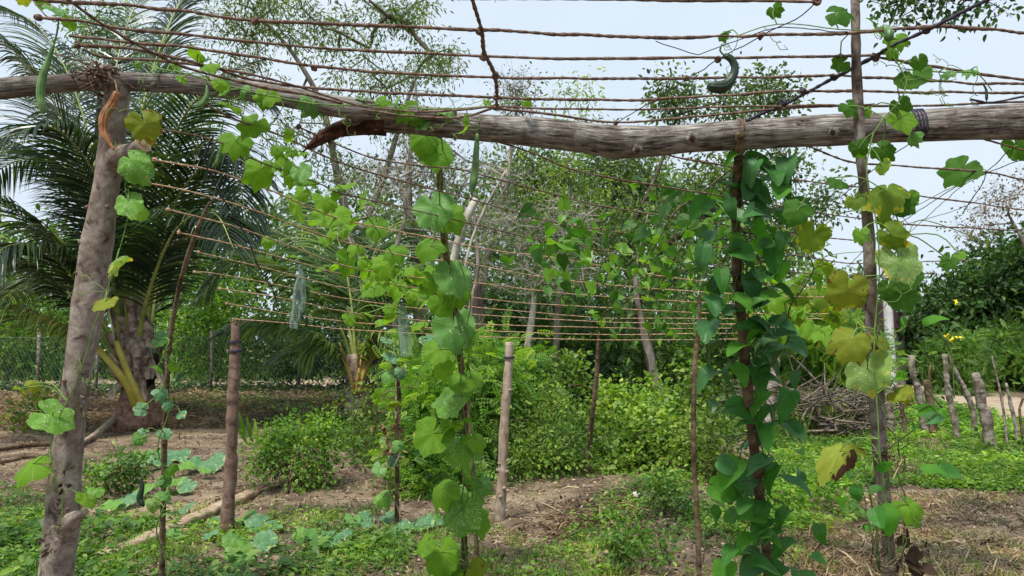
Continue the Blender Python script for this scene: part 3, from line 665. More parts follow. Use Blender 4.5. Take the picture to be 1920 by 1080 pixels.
mb=MB(); tp=smooth_path([P(262,806,D)*np.array((1,1,0)),P(258,775,D),P(250,720,D),P(240,640,D),P(238,570,D)],.1)
tube(mb,tp,np.interp(np.linspace(0,1,len(tp)),[0,.12,.3,.6,1],[.38,.32,.19,.12,.05]),18,mod=lambda i,t:1+.10*np.sin(5*t+i*.9)+.06*np.sin(i*2.1)+.05*np.sin(9*t-i))
mb.build('trunk',M['root'],palm)
# old leaf sheaths wrapped round the trunk, ragged flaps
rs=random.Random(5)
for k in range(20):
    a=rs.uniform(-2.6,-.4) if k%3 else rs.uniform(0,6.28); z0=rs.uniform(.55,1.9); c=np.array((tp[0][0]+.02-.09*z0,D,z0))
    L=rs.uniform(.5,.95); wv=rs.uniform(.10,.2); rows=9; V=[];Fq=[]
    for i in range(rows):
        t=i/(rows-1); rr=.20-.05*z0*.3+.27*t*t+.05*math.sin(t*5+k); w=wv*(1-t*.75)*(1+.15*rs.uniform(-1,1))
        for j in range(7):
            s=(j/6-.5)*2; an=a+s*w/.24
            V.append(c+np.array((math.cos(an)*rr,math.sin(an)*rr*.9,(t-.5)*L*(-1 if k%2 else 1)+.03*rs.uniform(-1,1)))+np.array((math.cos(a),math.sin(a),0))*(.05*math.cos(s*1.5)+.03*rs.uniform(-1,1)))
    for i in range(rows-1):
        for j in range(6): q=i*7+j; Fq.append((q,q+1,q+8,q+7))
    mb=MB(); mb.add(V,[(4,Fq)],rs.random()); mb.build('leaf_sheath',M['sheath'],palm)
for pts in ([(218,640,11.9),(240,700,11.9),(255,735,11.95),(268,762,12)],[(180,650,11.9),(215,690,11.8),(240,725,11.9),(255,762,12)]):
    mb=MB(); s=smooth_path([P(*p) for p in pts],.06); tube(mb,s,np.linspace(.045,.065,len(s)),9); mb.build('leaf_stalk',M['petiole_yellow'],palm)
D2=14.0
frs2=[([(668,720,D2),(640,620,D2),(590,550,D2-.2),(520,500,D2-.4),(440,490,D2-.6),(370,560,D2-1)],'g',.6),
 ([(668,720,D2),(650,600,D2+.2),(600,500,D2+.4),(530,440,D2+.7),(450,420,D2+1),(380,460,D2+1.3)],'g',0),
 ([(668,720,D2),(660,580,D2),(640,470,D2+.3),(610,400,D2+.7),(560,370,D2+1.2)],'g',.2),
 ([(670,720,D2),(690,620,D2),(740,540,D2-.3),(800,500,D2-.5),(860,510,D2-.7)],'g',.4),
 ([(668,730,D2),(630,660,D2-.2),(570,620,D2-.5),(490,600,D2-.9),(420,620,D2-1.3)],'g',.7),
 ([(670,730,D2),(705,660,D2-.2),(735,630,D2-.4),(780,640,D2-.7)],'Y',1),
 ([(666,730,D2),(635,670,D2-.1),(605,650,D2-.2),(560,660,D2-.6)],'Y',1),
 ([(668,720,D2),(676,600,D2+.2),(700,480,D2+.6),(740,400,D2+1.2)],'g',.2)]
palm2=mkpalm('coconut_palm','small coconut palm with orange-brown stalks behind the gourd vine, left of centre',(668,750,D2),None,frs2,.04,1.35,44,D2,.45,84)
mb=MB(); tp2=smooth_path([P(670,762,D2)*np.array((1,1,0)),P(668,720,D2),P(667,665,D2)],.08); tube(mb,tp2,np.linspace(.24,.15,len(tp2)),14,mod=lambda i,t:1+.15*np.sin(6*t+i*1.3)); mb.build('trunk',M['sheath'],palm2)
for k in range(9):
    a=rng.uniform(-1,1); mb=MB(); q=smooth_path([P(668+a*12,738,D2-.2),P(668+a*34,690,D2-.3),P(668+a*78,655-20*rng.random(),D2-.3+rng.normal()*.3)],.08); tube(mb,q,np.linspace(.035,.012,len(q)),6); mb.build('leaf_stalk',M['stalk_orange'],palm2)

# ------------------------------------------------------------------ fences, pole, far building
root=empty('wire_fence',G(200,748),'green wire mesh fence behind the palms at the far left','fence')
a0=P(-420,640,19.5); a1=P(640,640,19.5); mb=MB(); x=a0[0]; sp=.10; H=1.55
while x<a1[0]:
    for sg in (1,-1):
        x0,x1=(x,x+H*.55)[::sg],None
        p=np.array((x if sg>0 else x+H*.55,19.5,.02)); q=np.array((x+H*.55 if sg>0 else x,19.5,H)); 
        tube(mb,[p,q],.0033,3,cap=False)
    x+=sp
tube(mb,[(a0[0],19.5,H),(a1[0],19.5,H)],.006,4); tube(mb,[(a0[0],19.5,.02),(a1[0],19.5,.02)],.006,4)
mb.build('mesh_panel',M['wire'],root,smooth=False)
for px in (-300,-60,70,180,395,560): 
    x=P(px,640,19.5)[0]; mb=MB(); tube(mb,[(x,19.55,-.1),(x+.03,19.55,.9),(x,19.55,1.75)],.045,7); mb.build('post',M['stick_grey'],root)
def simple(name,label,cat,mat,fn,group=None,kind=None):
    mb=MB(); fn(mb); o=mb.build(name,mat); tag(o,label,cat,group,kind); return o
# white utility pole, square and tapering
def up(mb):
    b=P(1675,785,20); b[2]=0; t=P(1655,385,20); s=np.linspace(0,1,14)[:,None]; pts=b+(t-b)*s
    n=4; rad=np.linspace(.155,.115,14); tube(mb,pts,rad,8,mod=lambda i,t:1/np.maximum(np.abs(np.cos(t+.4)),np.abs(np.sin(t+.4)))*.82)
simple('utility_pole','white square concrete pole standing by the dirt road','utility pole',M['concrete'],up)
def boxv(mb,c,s,rnd=.5):
    c=np.array(c,float); s=np.array(s,float)/2; V=np.array([(x,y,z) for x in(-1,1) for y in(-1,1) for z in(-1,1)])*s+c
    mb.add(V,[(4,[(0,1,3,2),(4,6,7,5),(0,4,5,1),(2,3,7,6),(0,2,6,4),(1,5,7,3)])],rnd)
c=P(1632,640,25.5); root=empty('garden_shed',(c[0],c[1],0),'dark maroon shed peeping out behind the right pole','shed')
mb=MB(); boxv(mb,(c[0],25.8,.95),(1.5,2.2,1.9)); mb.build('wall',M['wallp'],root,smooth=False)
mb=MB()
V=[];nn=60
for yy in (24.4,27.2):
    for i in range(nn+1): x=c[0]-.95+1.9*i/nn; V.append((x,yy,2.75-abs(i/nn-.35)*.9+.03*math.sin(i*1.6)*1)); 
for yy in (24.4,27.2):
    for i in range(nn+1): x=c[0]-.95+1.9*i/nn; V.append((x,yy,1.88))
fq=[]
for i in range(nn):
    a=i; fq+= [(a,a+1,nn+2+a,nn+1+a),(a,a+2*(nn+1),a+1+2*(nn+1),a+1),(nn+1+a,nn+2+a,nn+2+a+2*(nn+1),nn+1+a+2*(nn+1))]
mb.add(V,[(4,fq)]); mb.build('roof',M['maroon'],root,smooth=False)
def stake(label,pts,mat='stick_grey',name='fence_stake',grp='stakes of the rough garden fence',knots=0,cat='fence stake'):
    A=[]
    for i,(a,b,d,r) in enumerate(pts): 
        p=P(a,b,d)
        if i==0: p[2]=gh(p[0],p[1])-.05
        A.append(np.append(p,r))
    s=smooth_path(A,.05); mb=MB(); n=len(s); cc=s[:,:3]+rng.normal(size=(n,3))*s[:,3:4]*.12
    rr=s[:,3]*(1+.08*np.sin(np.arange(n)*.7+rng.random()*6)+.05*rng.normal(size=n)); tube(mb,cc,rr,9,mod=lambda i,t:1+.08*np.sin(2*t+i*.3)+.05*np.sin(5*t-i*.5))
    for k in range(knots):
        i=rng.integers(2,n-2); d=rdir(1)[0]; d[2]=.3; d[1]=-abs(d[1]); d=nrm(d); tube(mb,[cc[i],cc[i]+d*rr[i]*1.25,cc[i]+d*rr[i]*1.7],[rr[i]*.42,rr[i]*.33,rr[i]*.2],7)
    o=mb.build(name,M[mat]); tag(o,label,cat,grp); return o,cc
stake('thick weathered stake with a broken jagged top, tallest of the right-hand fence',[(1858,842,10,.075),(1850,790,10,.07),(1838,740,10,.065),(1830,700,10,.055)])
stake('leaning stake left of the thickest one, pale and fairly straight',[(1798,826,10.8,.04),(1788,780,10.8,.042),(1776,720,10.8,.04),(1772,664,10.8,.035)])
stake('crooked forked stake between the pale straight one and the thickest one',[(1828,815,11.2,.04),(1824,770,11.2,.04),(1806,725,11.2,.035),(1788,690,11.2,.03),(1783,668,11.2,.02)])
stake('pale flat-topped stake just right of the white concrete pole',[(1735,790,12,.05),(1725,745,12,.055),(1713,705,12,.055),(1708,668,12,.05)])
stake('dark stump-like stake behind the yellow leaves of the right pole',[(1752,815,11.2,.06),(1745,770,11.2,.06),(1738,715,11.2,.05)],'stick')
stake('dark thin slanting stick beside the pale flat-topped stake',[(1733,745,12.4,.02),(1742,700,12.4,.018),(1750,678,12.4,.012)],'stick')
stake('very thin upright stick right of the thickest stake',[(1890,846,10,.016),(1880,760,10,.016),(1860,668,10,.01)],'stick_grey')
stake('forked pale stick near the right edge',[(1912,850,10,.026),(1905,800,10,.025),(1893,750,10,.022),(1886,718,10,.015)],'stick_grey')
stake('dark curved stick at the very right edge',[(1925,850,10,.02),(1915,800,10,.02),(1912,765,10,.016),(1925,735,10,.012)],'stick')
stake('pale stub of stake under the yellow leaf of the right pole',[(1672,800,11.5,.05),(1668,770,11.5,.05),(1664,735,11.5,.045)],'stick_grey')
stake('slanting dark stake hidden behind the foot of the right pole',[(1700,815,11.3,.03),(1690,760,11.3,.03),(1675,725,11.3,.02)],'stick')
def brush(mb):
    for k in range(520):
        px=rng.uniform(1425,1640); d=rng.uniform(11,12.6); p=P(px,640,d); p[2]=rng.uniform(0,.6); v=rng.normal(size=3)*np.array((.42,.25,.26)); v[2]=abs(v[2])*rng.choice([1,1,-.5])
        q=p+v; q[2]=max(q[2],.02); mth=(p+q)/2+rng.normal(size=3)*.06; mth[2]=max(.02,mth[2]); tube(mb,[p,mth,q],[rng.uniform(.006,.02)]*2+[.004],4,cap=False,rnd=rng.random())
simple('brushwood_pile','tangled heap of dry cut branches behind the beans on the right','brushwood',M['brush'],brush)

# ------------------------------------------------------------------ the trellis: logs, posts, poles
def logobj(name,label,pts,mat,step=.02,sides=26,rough=.035,knots=(),parent=None,cat='log',group=None,ends=True):
    A=np.array([np.append(P(a,b,d),r) for a,b,d,r in pts]); s=smooth_path(A,step); n=len(s); mb=MB()
    ph=rng.random(8)*6.28; u=np.arange(n)*step
    rr=s[:,3]*(1+.025*np.sin(u*9+ph[0])+.02*np.sin(u*23+ph[1]))
    tube(mb,s[:,:3],rr,sides,mod=lambda i,t:1+rough*(np.sin(2*t+i*step*3+ph[2])+.6*np.sin(5*t-i*step*7+ph[3])+.35*np.sin(9*t+i*step*15+ph[4])+.25*np.sin(14*t+ph[5]+np.sin(i*.12)*2)))
    for (px,py,kr,h) in knots:
        c=P(px,py,1.0); cam=np.array((0,0,CH)); dv=nrm(c-cam)
        i=int(np.argmin(np.linalg.norm(np.cross(s[:,:3]-cam,dv),axis=1))); cc=s[i,:3]
        tgt=cam+dv*np.dot(cc-cam,dv); o=tgt-cc; R_=rr[i]; ln=np.linalg.norm(o); sd=nrm(o)*min(ln,R_*.95) if ln>1e-6 else o*0
        dep=math.sqrt(max(0,R_*R_-np.dot(sd,sd))); q=cc+sd-dv*dep*.9; od=nrm(q-cc); 
        tube(mb,[q-od*R_*.35,q,q+od*h*.6,q+od*h],[kr*1.7,kr*1.25,kr,kr*.75],14,mod=lambda i,t:1+.08*np.sin(3*t+i))
        kb=MB(); e=q+od*(h+.001); tube(kb,[e-od*.004,e],[kr*.6,kr*.5],12,mod=lambda i,t:1+.12*np.sin(4*t))
        KN.append(kb)
    o=mb.build(name,mat,parent)
    return o,s,rr
KN=[]
g='logs of the trellis'
KN=[]; o,s1,r1=logobj('log','thin bleached log lashed to the leaning post, running in from the left edge',
 [(-260,180,2.02,.031),(-100,172,2.02,.031),(0,166,2.03,.029),(90,158,2.04,.026),(180,153,2.05,.025),(290,156,2.07,.025),(380,161,2.09,.027),(470,171,2.12,.029),(560,186,2.15,.031),(640,200,2.17,.032),(740,209,2.19,.026),(800,212,2.2,.02),(856,211,2.20,.010)],M['log'],knots=[(290,160,.008,.004)])
tag(o,'thin bleached log lashed to the leaning post, running in from the left edge','log',g)
for kb in KN: kb.build('knot',M['log_core'],o)
KN=[]; o,s2,r2=logobj('log','',
 [(650,227,2.24,.026),(690,228,2.25,.032),(760,230,2.26,.037),(830,234,2.26,.040),(920,241,2.27,.044),(1010,248,2.28,.046),(1090,257,2.28,.048),(1160,266,2.28,.053),(1230,265,2.28,.048),(1300,259,2.28,.046),(1400,253,2.27,.046),(1520,246,2.26,.046),(1660,239,2.24,.046),(1800,232,2.22,.049),(1920,228,2.2,.051),(2080,222,2.18,.053),(2260,215,2.15,.054)],M['log'],
  knots=[(1195,280,.011,.010),(1298,262,.011,.003),(1495,238,.009,.002),(1560,248,.011,.003)])
tag(o,'thick grey cracked log with a swollen knot, running from the middle to the right edge','log',g)
for kb in KN: kb.build('knot',M['log_core'],o)
kb=MB(); s=smooth_path([np.append(P(1152,262,2.285),.048),np.append(P(1152,280,2.295),.040),np.append(P(1149,295,2.295),.024)],.01); tube(kb,s[:,:3],s[:,3],14); kb.build('knot',M['log'],o)
for (kx,ky,kr,kd,kp) in ((1298,259,.0105,2.225,1),(1195,281,.009,2.235,1),(1496,236,.0085,2.222,.4),(1561,248,.010,2.213,.4)):
    c=P(kx,ky,kd); dv=nrm(c-np.array((0,0,CH))); kb=MB()
    tube(kb,[c+dv*.02,c,c-dv*.008*kp,c-dv*.004*kp,c+dv*.004],[kr*2.0,kr*1.75,kr*1.3,kr*1.0,kr*.8],16,cap=False,mod=lambda i,t:1+.10*np.sin(3*t+i*.5)+.07*np.sin(5*t)); kk=kb.build('knot',M['log'],o)
    kb=MB(); tube(kb,[c+dv*.004,c-dv*.010*kp,c-dv*.0105*kp],[kr*1.0,kr*.85,kr*.5],12,mod=lambda i,t:1+.15*np.sin(4*t)); kb.build('knot_hole',M['log_core'],kk)
# torn end of the thick log
mb=MB()
for k in range(34):
    a=P(700+rng.normal()*6,232+rng.uniform(-14,14),2.25+rng.uniform(-.02,.03)); L=rng.uniform(.35,1)
    e=P(700-130*L+rng.normal()*4,232+48*L**1.3+rng.uniform(-8,8),2.25+rng.uniform(-.02,.03)); mth=P(700-75*L,232+12*L+rng.uniform(-12,12),2.25+rng.uniform(-.02,.03))
    s=smooth_path([a,mth,e],.02); tube(mb,s,np.linspace(.016,.003,len(s))*rng.uniform(.5,1.1),5,rnd=rng.random(),mod=lambda i,t:1+.3*np.sin(2*t+i*.5))
s=smooth_path([np.append(P(720,230,2.25),.038),np.append(P(660,238,2.25),.026),np.append(P(610,256,2.25),.018),np.append(P(577,277,2.25),.008)],.02)
tube(mb,s[:,:3],s[:,3],12,mod=lambda i,t:1+.2*np.sin(3*t+i*.4)+.12*np.sin(7*t-i*.9)); mb.build('torn_end',M['log_core'],o)

# leaning post at the left
root=empty('leaning_post',P(70,1500,2.25)*np.array((1,1,0)),'stout smooth post leaning right, tied to the thin log at the left','post')
A=[(52,1560,2.30,.056),(82,1300,2.25,.052),(106,1080,2.2,.046),(118,980,2.18,.047),(122,900,2.17,.042),(130,820,2.16,.038),(140,740,2.14,.038),(153,650,2.12,.039),(168,560,2.11,.044),(181,460,2.10,.042),(194,380,2.09,.037),(206,300,2.08,.034),(214,220,2.07,.034),(222,165,2.06,.031),(219,143,2.06,.028)]
s=smooth_path([np.append(P(a,b,d),r) for a,b,d,r in A],.02); mb=MB(); n=len(s); u=np.arange(n)*.02
bul=np.zeros(n)
for k in range(9): c=rng.uniform(0,n*.02); bul+= .09*np.exp(-((u-c)/.03)**2)
tube(mb,s[:,:3],s[:,3]*(1+.02*np.sin(u*13)+bul*.6),26,mod=lambda i,t:1+.03*np.sin(2*t+i*.05)+.025*np.sin(5*t-i*.09)+.015*np.sin(i*.9+t))
mb.build('post',M['post_pink'],root)
def stub(par,pts,mat,capm,sides=14):
    s=smooth_path([np.append(P(a,b,d),r) for a,b,d,r in pts],.01); mb=MB(); tube(mb,s[:,:3],s[:,3],sides,mod=lambda i,t:1+.05*np.sin(3*t+i*.3)); x=mb.build('branch_stub',mat,par)
    e=s[-1,:3]; dv=nrm(s[-1,:3]-s[-3,:3]); mb=MB(); tube(mb,[e-dv*.004,e+dv*.004,e+dv*.0042],[s[-1,3]*1.03,s[-1,3]*1.03,s[-1,3]*.9],sides); mb.build('cut_face',capm,x,smooth=False)
stub(root,[(215,300,2.08,.04),(250,285,2.04,.026),(268,272,2.02,.022)],M['post_pink'],M['plank'])
stub(root,[(122,985,2.17,.034),(146,968,2.12,.015),(160,960,2.10,.008)],M['post_pink'],M['post_pink'])
for i in range(9):
    k=int(rng.integers(8,n-4)); a=rng.uniform(-2.8,-.3); c=s[k,:3]; dv=np.array((math.cos(a),math.sin(a),.1)); p=c+dv*s[k,3]*.9
    mb=MB() if i==0 else mb; tube(mb,[p,p+dv*.006,p+dv*.010],[.008,.006,.003],8,rnd=.1)
mb.build('bud_scars',M['post_dark'],root)
# shreds of dry bark and leaf on the post
mb=MB()
for (a,b) in [(118,900),(112,935),(100,985),(88,1010),(150,760),(95,1030),(195,140),(175,133)]:
    for q in range(7):
        p=P(a+rng.normal()*7,b+rng.normal()*9,2.05+rng.normal()*.01); scatter(mb,'oval',p[None],rdir(1,-.6),rdir(1),rng.uniform(.010,.026),np.array([rng.random()]))
mb.build('dry_scraps',M['litter'],root,smooth=False)

def upright(label,pts,mat,name='support_pole',cat='pole',grp='thin poles carrying the vines',sides=12,knob=None,knots=0,par=None):
    A=[]
    for i,(a,b,d,r) in enumerate(pts): A.append(np.append(P(a,b,d),r))
    if abs(A[0][2])<.35: A[0][2]=gh(A[0][0],A[0][1])-.03
    s=smooth_path(A,.03); n=len(s); cc=s[:,:3]+np.cumsum(rng.normal(size=(n,3))*s[:,3:4]*.03,axis=0)*np.array((1,1,0))
    rr=s[:,3]*(1+.05*np.sin(np.arange(n)*.5+rng.random()*6)+.04*rng.normal(size=n)); mb=MB()
    tube(mb,cc,rr,sides,mod=lambda i,t:1+.05*np.sin(2*t+i*.2)+.04*np.sin(5*t-i*.3))
    for k in range(knots):
        i=rng.integers(2,n-2); d=rdir(1)[0]; d[2]=.2; d[1]=-abs(d[1]); d=nrm(d); tube(mb,[cc[i],cc[i]+d*rr[i]*1.1,cc[i]+d*rr[i]*1.6],[rr[i]*.5,rr[i]*.4,rr[i]*.22],7)
    o=mb.build(name,M[mat]); tag(o,label,cat,grp); return o,cc,rr
rp,rpc,_=upright('tall bare pole crossing in front of the log on the right',[(1690,1520,1.98,.017),(1680,1200,1.95,.018),(1670,1080,1.92,.0175),(1657,930,1.90,.0165),(1650,840,1.89,.0165),(1645,760,1.88,.0165),(1636,600,1.86,.015),(1630,430,1.84,.0145),(1618,300,1.82,.0130),(1610,180,1.8,.0125),(1606,60,1.79,.0110),(1606,-60,1.78,.010)],'pole_brown',knots=8)
bp_,bpc,_=upright('dark pole wrapped in bean leaves and tied under the log',[(1452,1180,3.0,.017),(1438,1050,2.9,.018),(1420,900,2.75,.018),(1402,740,2.6,.017),(1388,600,2.5,.017),(1378,450,2.42,.016),(1380,350,2.36,.015),(1384,250,2.22,.013)],'stick',knots=6)
cp_,cpc,_=upright('slim dark pole carrying the big-leaved gourd vine in the centre',[(872,1062,4.5,.020),(870,960,4.3,.018),(872,840,4.1,.018),(868,740,3.9,.017),(860,640,3.7,.017),(850,560,3.5,.016),(835,470,3.3,.016),(826,380,3.1,.014),(824,290,2.9,.012),(826,225,2.75,.009)],'stick')
upright('second dark pole close behind the foot of the centre vine pole',[(896,1038,4.7,.014),(888,900,4.7,.014),(880,800,4.7,.013),(876,730,4.7,.010)],'stick')
upright('thin brown pole leaning right in the left foreground, with sparse vine leaves',[(304,1078,4.45,.018),(306,900,4.3,.016),(310,760,4.2,.014),(318,640,4.1,.014),(330,560,4.0,.012),(348,490,3.9,.012),(372,420,3.8,.010),(392,378,3.75,.006)],'stick',knots=4)
upright('thin pole left of the beans with a loop of vine',[(1312,1078,4.5,.015),(1306,960,4.5,.015),(1300,840,4.5,.015),(1301,700,4.5,.014),(1308,620,4.5,.013),(1312,548,4.5,.008)],'stick',knots=3)
upright('knotty pole wound with the wilted vine left of centre',[(744,978,5.95,.018),(745,900,5.95,.018),(744,820,5.95,.017),(748,740,5.95,.016),(738,680,5.95,.014)],'stick',knots=4)
upright('thin dark pole behind the leafy bush holding the far corner knot of the net',[(1100,884,8.2,.04),(1104,830,8.1,.032),(1112,760,7.9,.026),(1118,690,7.8,.022),(1121,622,7.7,.014)],'stick',knots=3)
g2='posts at the far edge of the trellis'
ep,epc,epr=upright('short dark post with a knobbly pale top at the left far corner of the net',[(425,986,5.84,.050),(431,920,5.84,.047),(434,820,5.84,.045),(435,700,5.84,.042),(437,640,5.84,.038),(436,606,5.84,.030)],'post_dark','fence_post','post',g2,16)
mb=MB(); e=epc[-1]
for k in range(26):
    d=rdir(1,.8)[0]; q=e+d*np.array((.025,.025,.03)); tube(mb,[e-np.array((0,0,.04))+d*.01,q,q+d*.012],[.014,.011,.004],5,rnd=rng.random())
mb.build('frayed_top',M['litter'],ep)
fp,fpc,_=upright('smooth pale post with small knots behind the centre vine',[(938,968,6.2,.042),(942,900,6.2,.041),(946,800,6.2,.040),(951,720,6.2,.036),(955,642,6.2,.032)],'post_pale','fence_post','post',g2,16,knots=9)
gp,gpc,_=upright('short grey-yellow post half hidden behind the bean leaves',[(1436,840,6.9,.04),(1445,760,6.9,.045),(1452,700,6.9,.045),(1458,652,6.9,.04)],'stick_grey','fence_post','post',g2,16)
def ring(mb,c,ax,r,tr,turns=1,pitch=.006):
    ax=nrm(ax); a=nrm(np.cross(ax,(0.3,1,.2))); b=np.cross(ax,a); t=np.linspace(0,turns*2*math.pi,int(22*turns)+1)[:,None]
    tube(mb,c+r*(np.cos(t)*a+np.sin(t)*b)+ax*(t/(2*math.pi)-turns/2)*pitch,tr,6)
for post,cc,rr,zs,nm in ((ep,epc,.046,(-5,-8),'wire_lashing'),(fp,fpc,.042,(-5,),'wire_lashing')):
    mb=MB()
    for z in zs: ring(mb,cc[z],(0,0,1),rr,.004,3)
    mb.build(nm,M['twine'],post)

# ------------------------------------------------------------------ ropes
def rope_mb(mb,pts,r,fuzz=1.0,rnd=.5):
    r=r*rng.uniform(.9,1.08)*(.88 if np.mean([q[1] for q in pts])<2.3 else .80)
    s=smooth_path(pts,.007 if r>.004 else .012); n=len(s); u=np.arange(n)*.007; ph=rng.random()*6
    wob=np.interp(np.arange(n),np.arange(0,n+20,9),rng.normal(size=len(np.arange(0,n+20,9))))
    s=s+np.stack([0*u,wob*r*.25,np.roll(wob,7)*r*.3],-1)
    rr=r*(1+.13*wob); tw=2*math.pi/(.030/.007); jj=np.cumsum(rng.normal(size=n)*.35+tw/2)[:,None]
    tube(mb,s,np.maximum(rr,r*.6)*.92,8,rnd=rnd,mod=lambda i,t:1+.22*np.cos(2*(t-jj)))
    m=int(n*.28*fuzz)
    if m>0:
        k=rng.integers(0,n,m); d=rdir(m); scatter(mb,(np.array([(0,.02,0),(0,-.02,0),(1,0,.2)],float),[(3,[(0,1,2)])]),s[k]+d*r*.7,d+rdir(m)*.8,rdir(m),r*rng.uniform(1.2,4.5,m),rng.random(m))
    return s
def knot(mb,p,r):
    for k in range(3):
        ax=rdir(1)[0]; ring(mb,np.array(p)+rng.normal(size=3)*r*.2,ax,r,r*.62,1.2,r*.5)
ropes=[]
grp='coir ropes strung across the trellis'
def rope(label,pts,r=.0046,mat='rope',off=0,depths=None,knots=(),fuzz=1,group=grp):
    W=[R(a,b,off) for a,b in pts] if depths is None else [P(a,b,d) for (a,b),d in zip(pts,depths)]
    mb=MB(); s=rope_mb(mb,W,r,fuzz)
    for (a,b) in knots: knot(mb,R(a,b,off),r*1.25)
    o=mb.build('rope',M[mat]); tag(o,label,'rope',group); ropes.append((o,s)); return o
rope('short top rope ending in a knot at the very top edge right of the middle',[(700,-14),(840,-4),(1100,-2),(1300,1),(1530,3)],knots=[(1531,3)])
rope('topmost long rope, running from the top left corner to the right edge',[(-60,-30),(60,-3),(300,16),(480,38),(700,48),(900,56),(1100,66),(1280,71),(1420,65),(1600,62),(1740,50),(1920,61),(2060,68)],knots=[(478,38),(1427,67)])
rope('second long rope down, starting with a frayed knot near the top left',[(70,33),(150,40),(250,55),(540,85),(700,95),(900,105),(1100,110),(1350,108),(1640,104)],knots=[(72,33),(1345,111)])
rope('rope slanting down to the right edge from the crossing beside the tall right pole',[(1640,107),(1700,116),(1780,130),(1860,142),(1920,150),(2050,165)],knots=[(1642,107)])
rope('third long rope down, passing just above the curved dark gourd\'s lower end',[(130,67),(260,80),(400,95),(600,125),(760,138),(930,145),(1100,147),(1300,147),(1560,142),(1700,149),(1800,155),(1920,157),(2050,158)],knots=[(590,127),(1286,147)],r=.0043)
rope('fourth long rope down, spliced with a tail at the left',[(142,84),(270,96),(410,130),(480,150),(560,162),(690,172),(930,183),(1170,188),(1330,180),(1500,170),(1700,173),(1920,174),(2050,176)],knots=[(145,84)],r=.0043)
rope('fifth long rope down, nearly touching the top of the log at the right',[(155,92),(200,108),(310,115),(420,130),(520,152),(640,188),(690,200),(780,209),(860,206),(930,201),(1060,204),(1200,205),(1350,200),(1500,198),(1700,199),(1860,193),(1920,191),(2050,188)],r=.0040)
rope('rope dipping onto the log right of the near cross rope',[(680,206),(760,216),(860,221),(930,201)],r=.0038)
rope('rope sagging to the top of the log between the cross rope and the right-hand diagonal',[(930,203),(1040,216),(1155,230),(1300,219),(1480,203),(1640,196)],r=.0038,knots=[(1154,230)])
rope('near cross rope dropping from the top edge to the log in the middle',[(880,-30),(886,0),(898,40),(904,62),(908,100),(925,135),(931,165),(931,205)],r=.0052,knots=[(900,58),(908,106),(929,143),(931,182),(931,201)],group='cross ropes tying the net together')
rope('left diagonal rope from the top edge down across the thin log',[(95,-30),(135,5),(200,50),(285,97),(360,130),(480,160),(560,176),(640,193)],r=.0044,group='cross ropes tying the net together')
rope('dark diagonal rope climbing from the log to the top right corner',[(1400,226),(1480,192),(1560,148),(1640,108),(1680,82),(1740,55),(1800,26),(1845,3),(1900,-25)],r=.0048,mat='twine',knots=[(1737,56),(1640,107),(1563,145),(1505,172),(1470,192)],fuzz=.4,group='cross ropes tying the net together')
rope('short splayed rope end by the right edge just above the log',[(1820,186),(1862,192),(1920,181),(2000,170)],r=.0036,mat='twine')
low=[([(560,238),(630,270),(700,296),(780,310),(860,317),(940,338),(1100,380),(1200,398),(1280,409),(1400,428),(1500,441),(1620,452)],'first coir rope below the torn end of the log'),
([(385,196),(450,228),(530,256),(640,306),(740,336),(800,352),(880,373),(1040,417),(1173,438),(1280,457),(1470,475),(1560,490),(1620,494),(1806,488)],'rope starting at the underside of the thin log, ending left of the dark trees'),
([(260,235),(400,262),(480,300),(600,345),(640,363),(790,397),(873,417),(1000,447),(1120,468),(1280,488),(1380,503),(1480,510),(1640,518),(1750,512)],'rope starting behind the leaning post just below the yellow leaf'),
([(290,300),(407,322),(513,360),(640,411),(790,442),(850,455),(930,470),(1050,485),(1280,523),(1450,532),(1560,540),(1680,535)],'rope starting right of the leaning post beside the wilted leaf'),
([(280,344),(360,360),(480,395),(560,425),(640,452),(780,483),(860,490),(960,510),(1120,532),(1280,545),(1457,555),(1560,557)],'rope with a bright frayed knot at its left end among the palm leaflets'),
([(315,393),(440,425),(540,460),(640,496),(740,515),(890,530),(1060,550),(1280,565),(1453,573),(1545,574)],'rope with its left end at the bent top of the thin left pole'),
([(335,436),(400,450),(480,470),(560,492),(640,514),(780,540),(890,558),(1020,570),(1280,585),(1400,588),(1555,588)],'rope passing just above the left hanging plastic bag'),
([(372,473),(480,498),(560,519),(640,538),(780,562),(900,577),(1020,587),(1130,596),(1280,597),(1560,598)],'rope behind the neck of the left hanging plastic bag'),
([(365,510),(400,512),(500,530),(640,558),(760,575),(900,590),(1100,602),(1280,607),(1500,607)],'rope behind the upper middle of the left plastic bag'),
([(412,541),(540,561),(640,583),(740,596),(900,608),(1120,614),(1280,616),(1460,614)],'rope behind the lower middle of the left plastic bag'),
([(425,569),(540,589),(640,602),(760,612),(900,620),(1120,627),(1280,626),(1430,624)],'second-lowest rope of the net, over the top of the small palm'),
([(437,598),(540,606),(640,617),(760,624),(955,633),(1120,637),(1280,637),(1400,636)],'lowest rope of the net, tied to the top of the short dark post')]
for k,(pts,lb) in enumerate(low): rope(lb,pts,r=(.0040 if k<6 else .0042),mat=('rope' if k<3 else 'rope_pale'),knots=[pts[0]]+([pts[-1]] if k in (1,2) else []),fuzz=.8)
upr=[([(900,262),(940,268),(1007,290),(1093,323),(1280,356),(1400,374),(1520,397),(1620,410),(1720,422),(1920,433),(2060,440)],'rope leaving the log under its middle, lowest to reach the right edge'),
([(1230,285),(1280,297),(1380,315),(1470,335),(1620,352),(1697,363),(1920,393),(2060,405)],'rope leaving the underside of the log at its knot and running to the right edge'),
([(1440,255),(1513,273),(1593,303),(1700,312),(1847,323),(1920,337),(2060,360)],'rope under the right part of the log passing the single dark leaf'),
([(1760,236),(1840,259),(1920,281),(2050,300)],'short rope under the log at the right edge')]
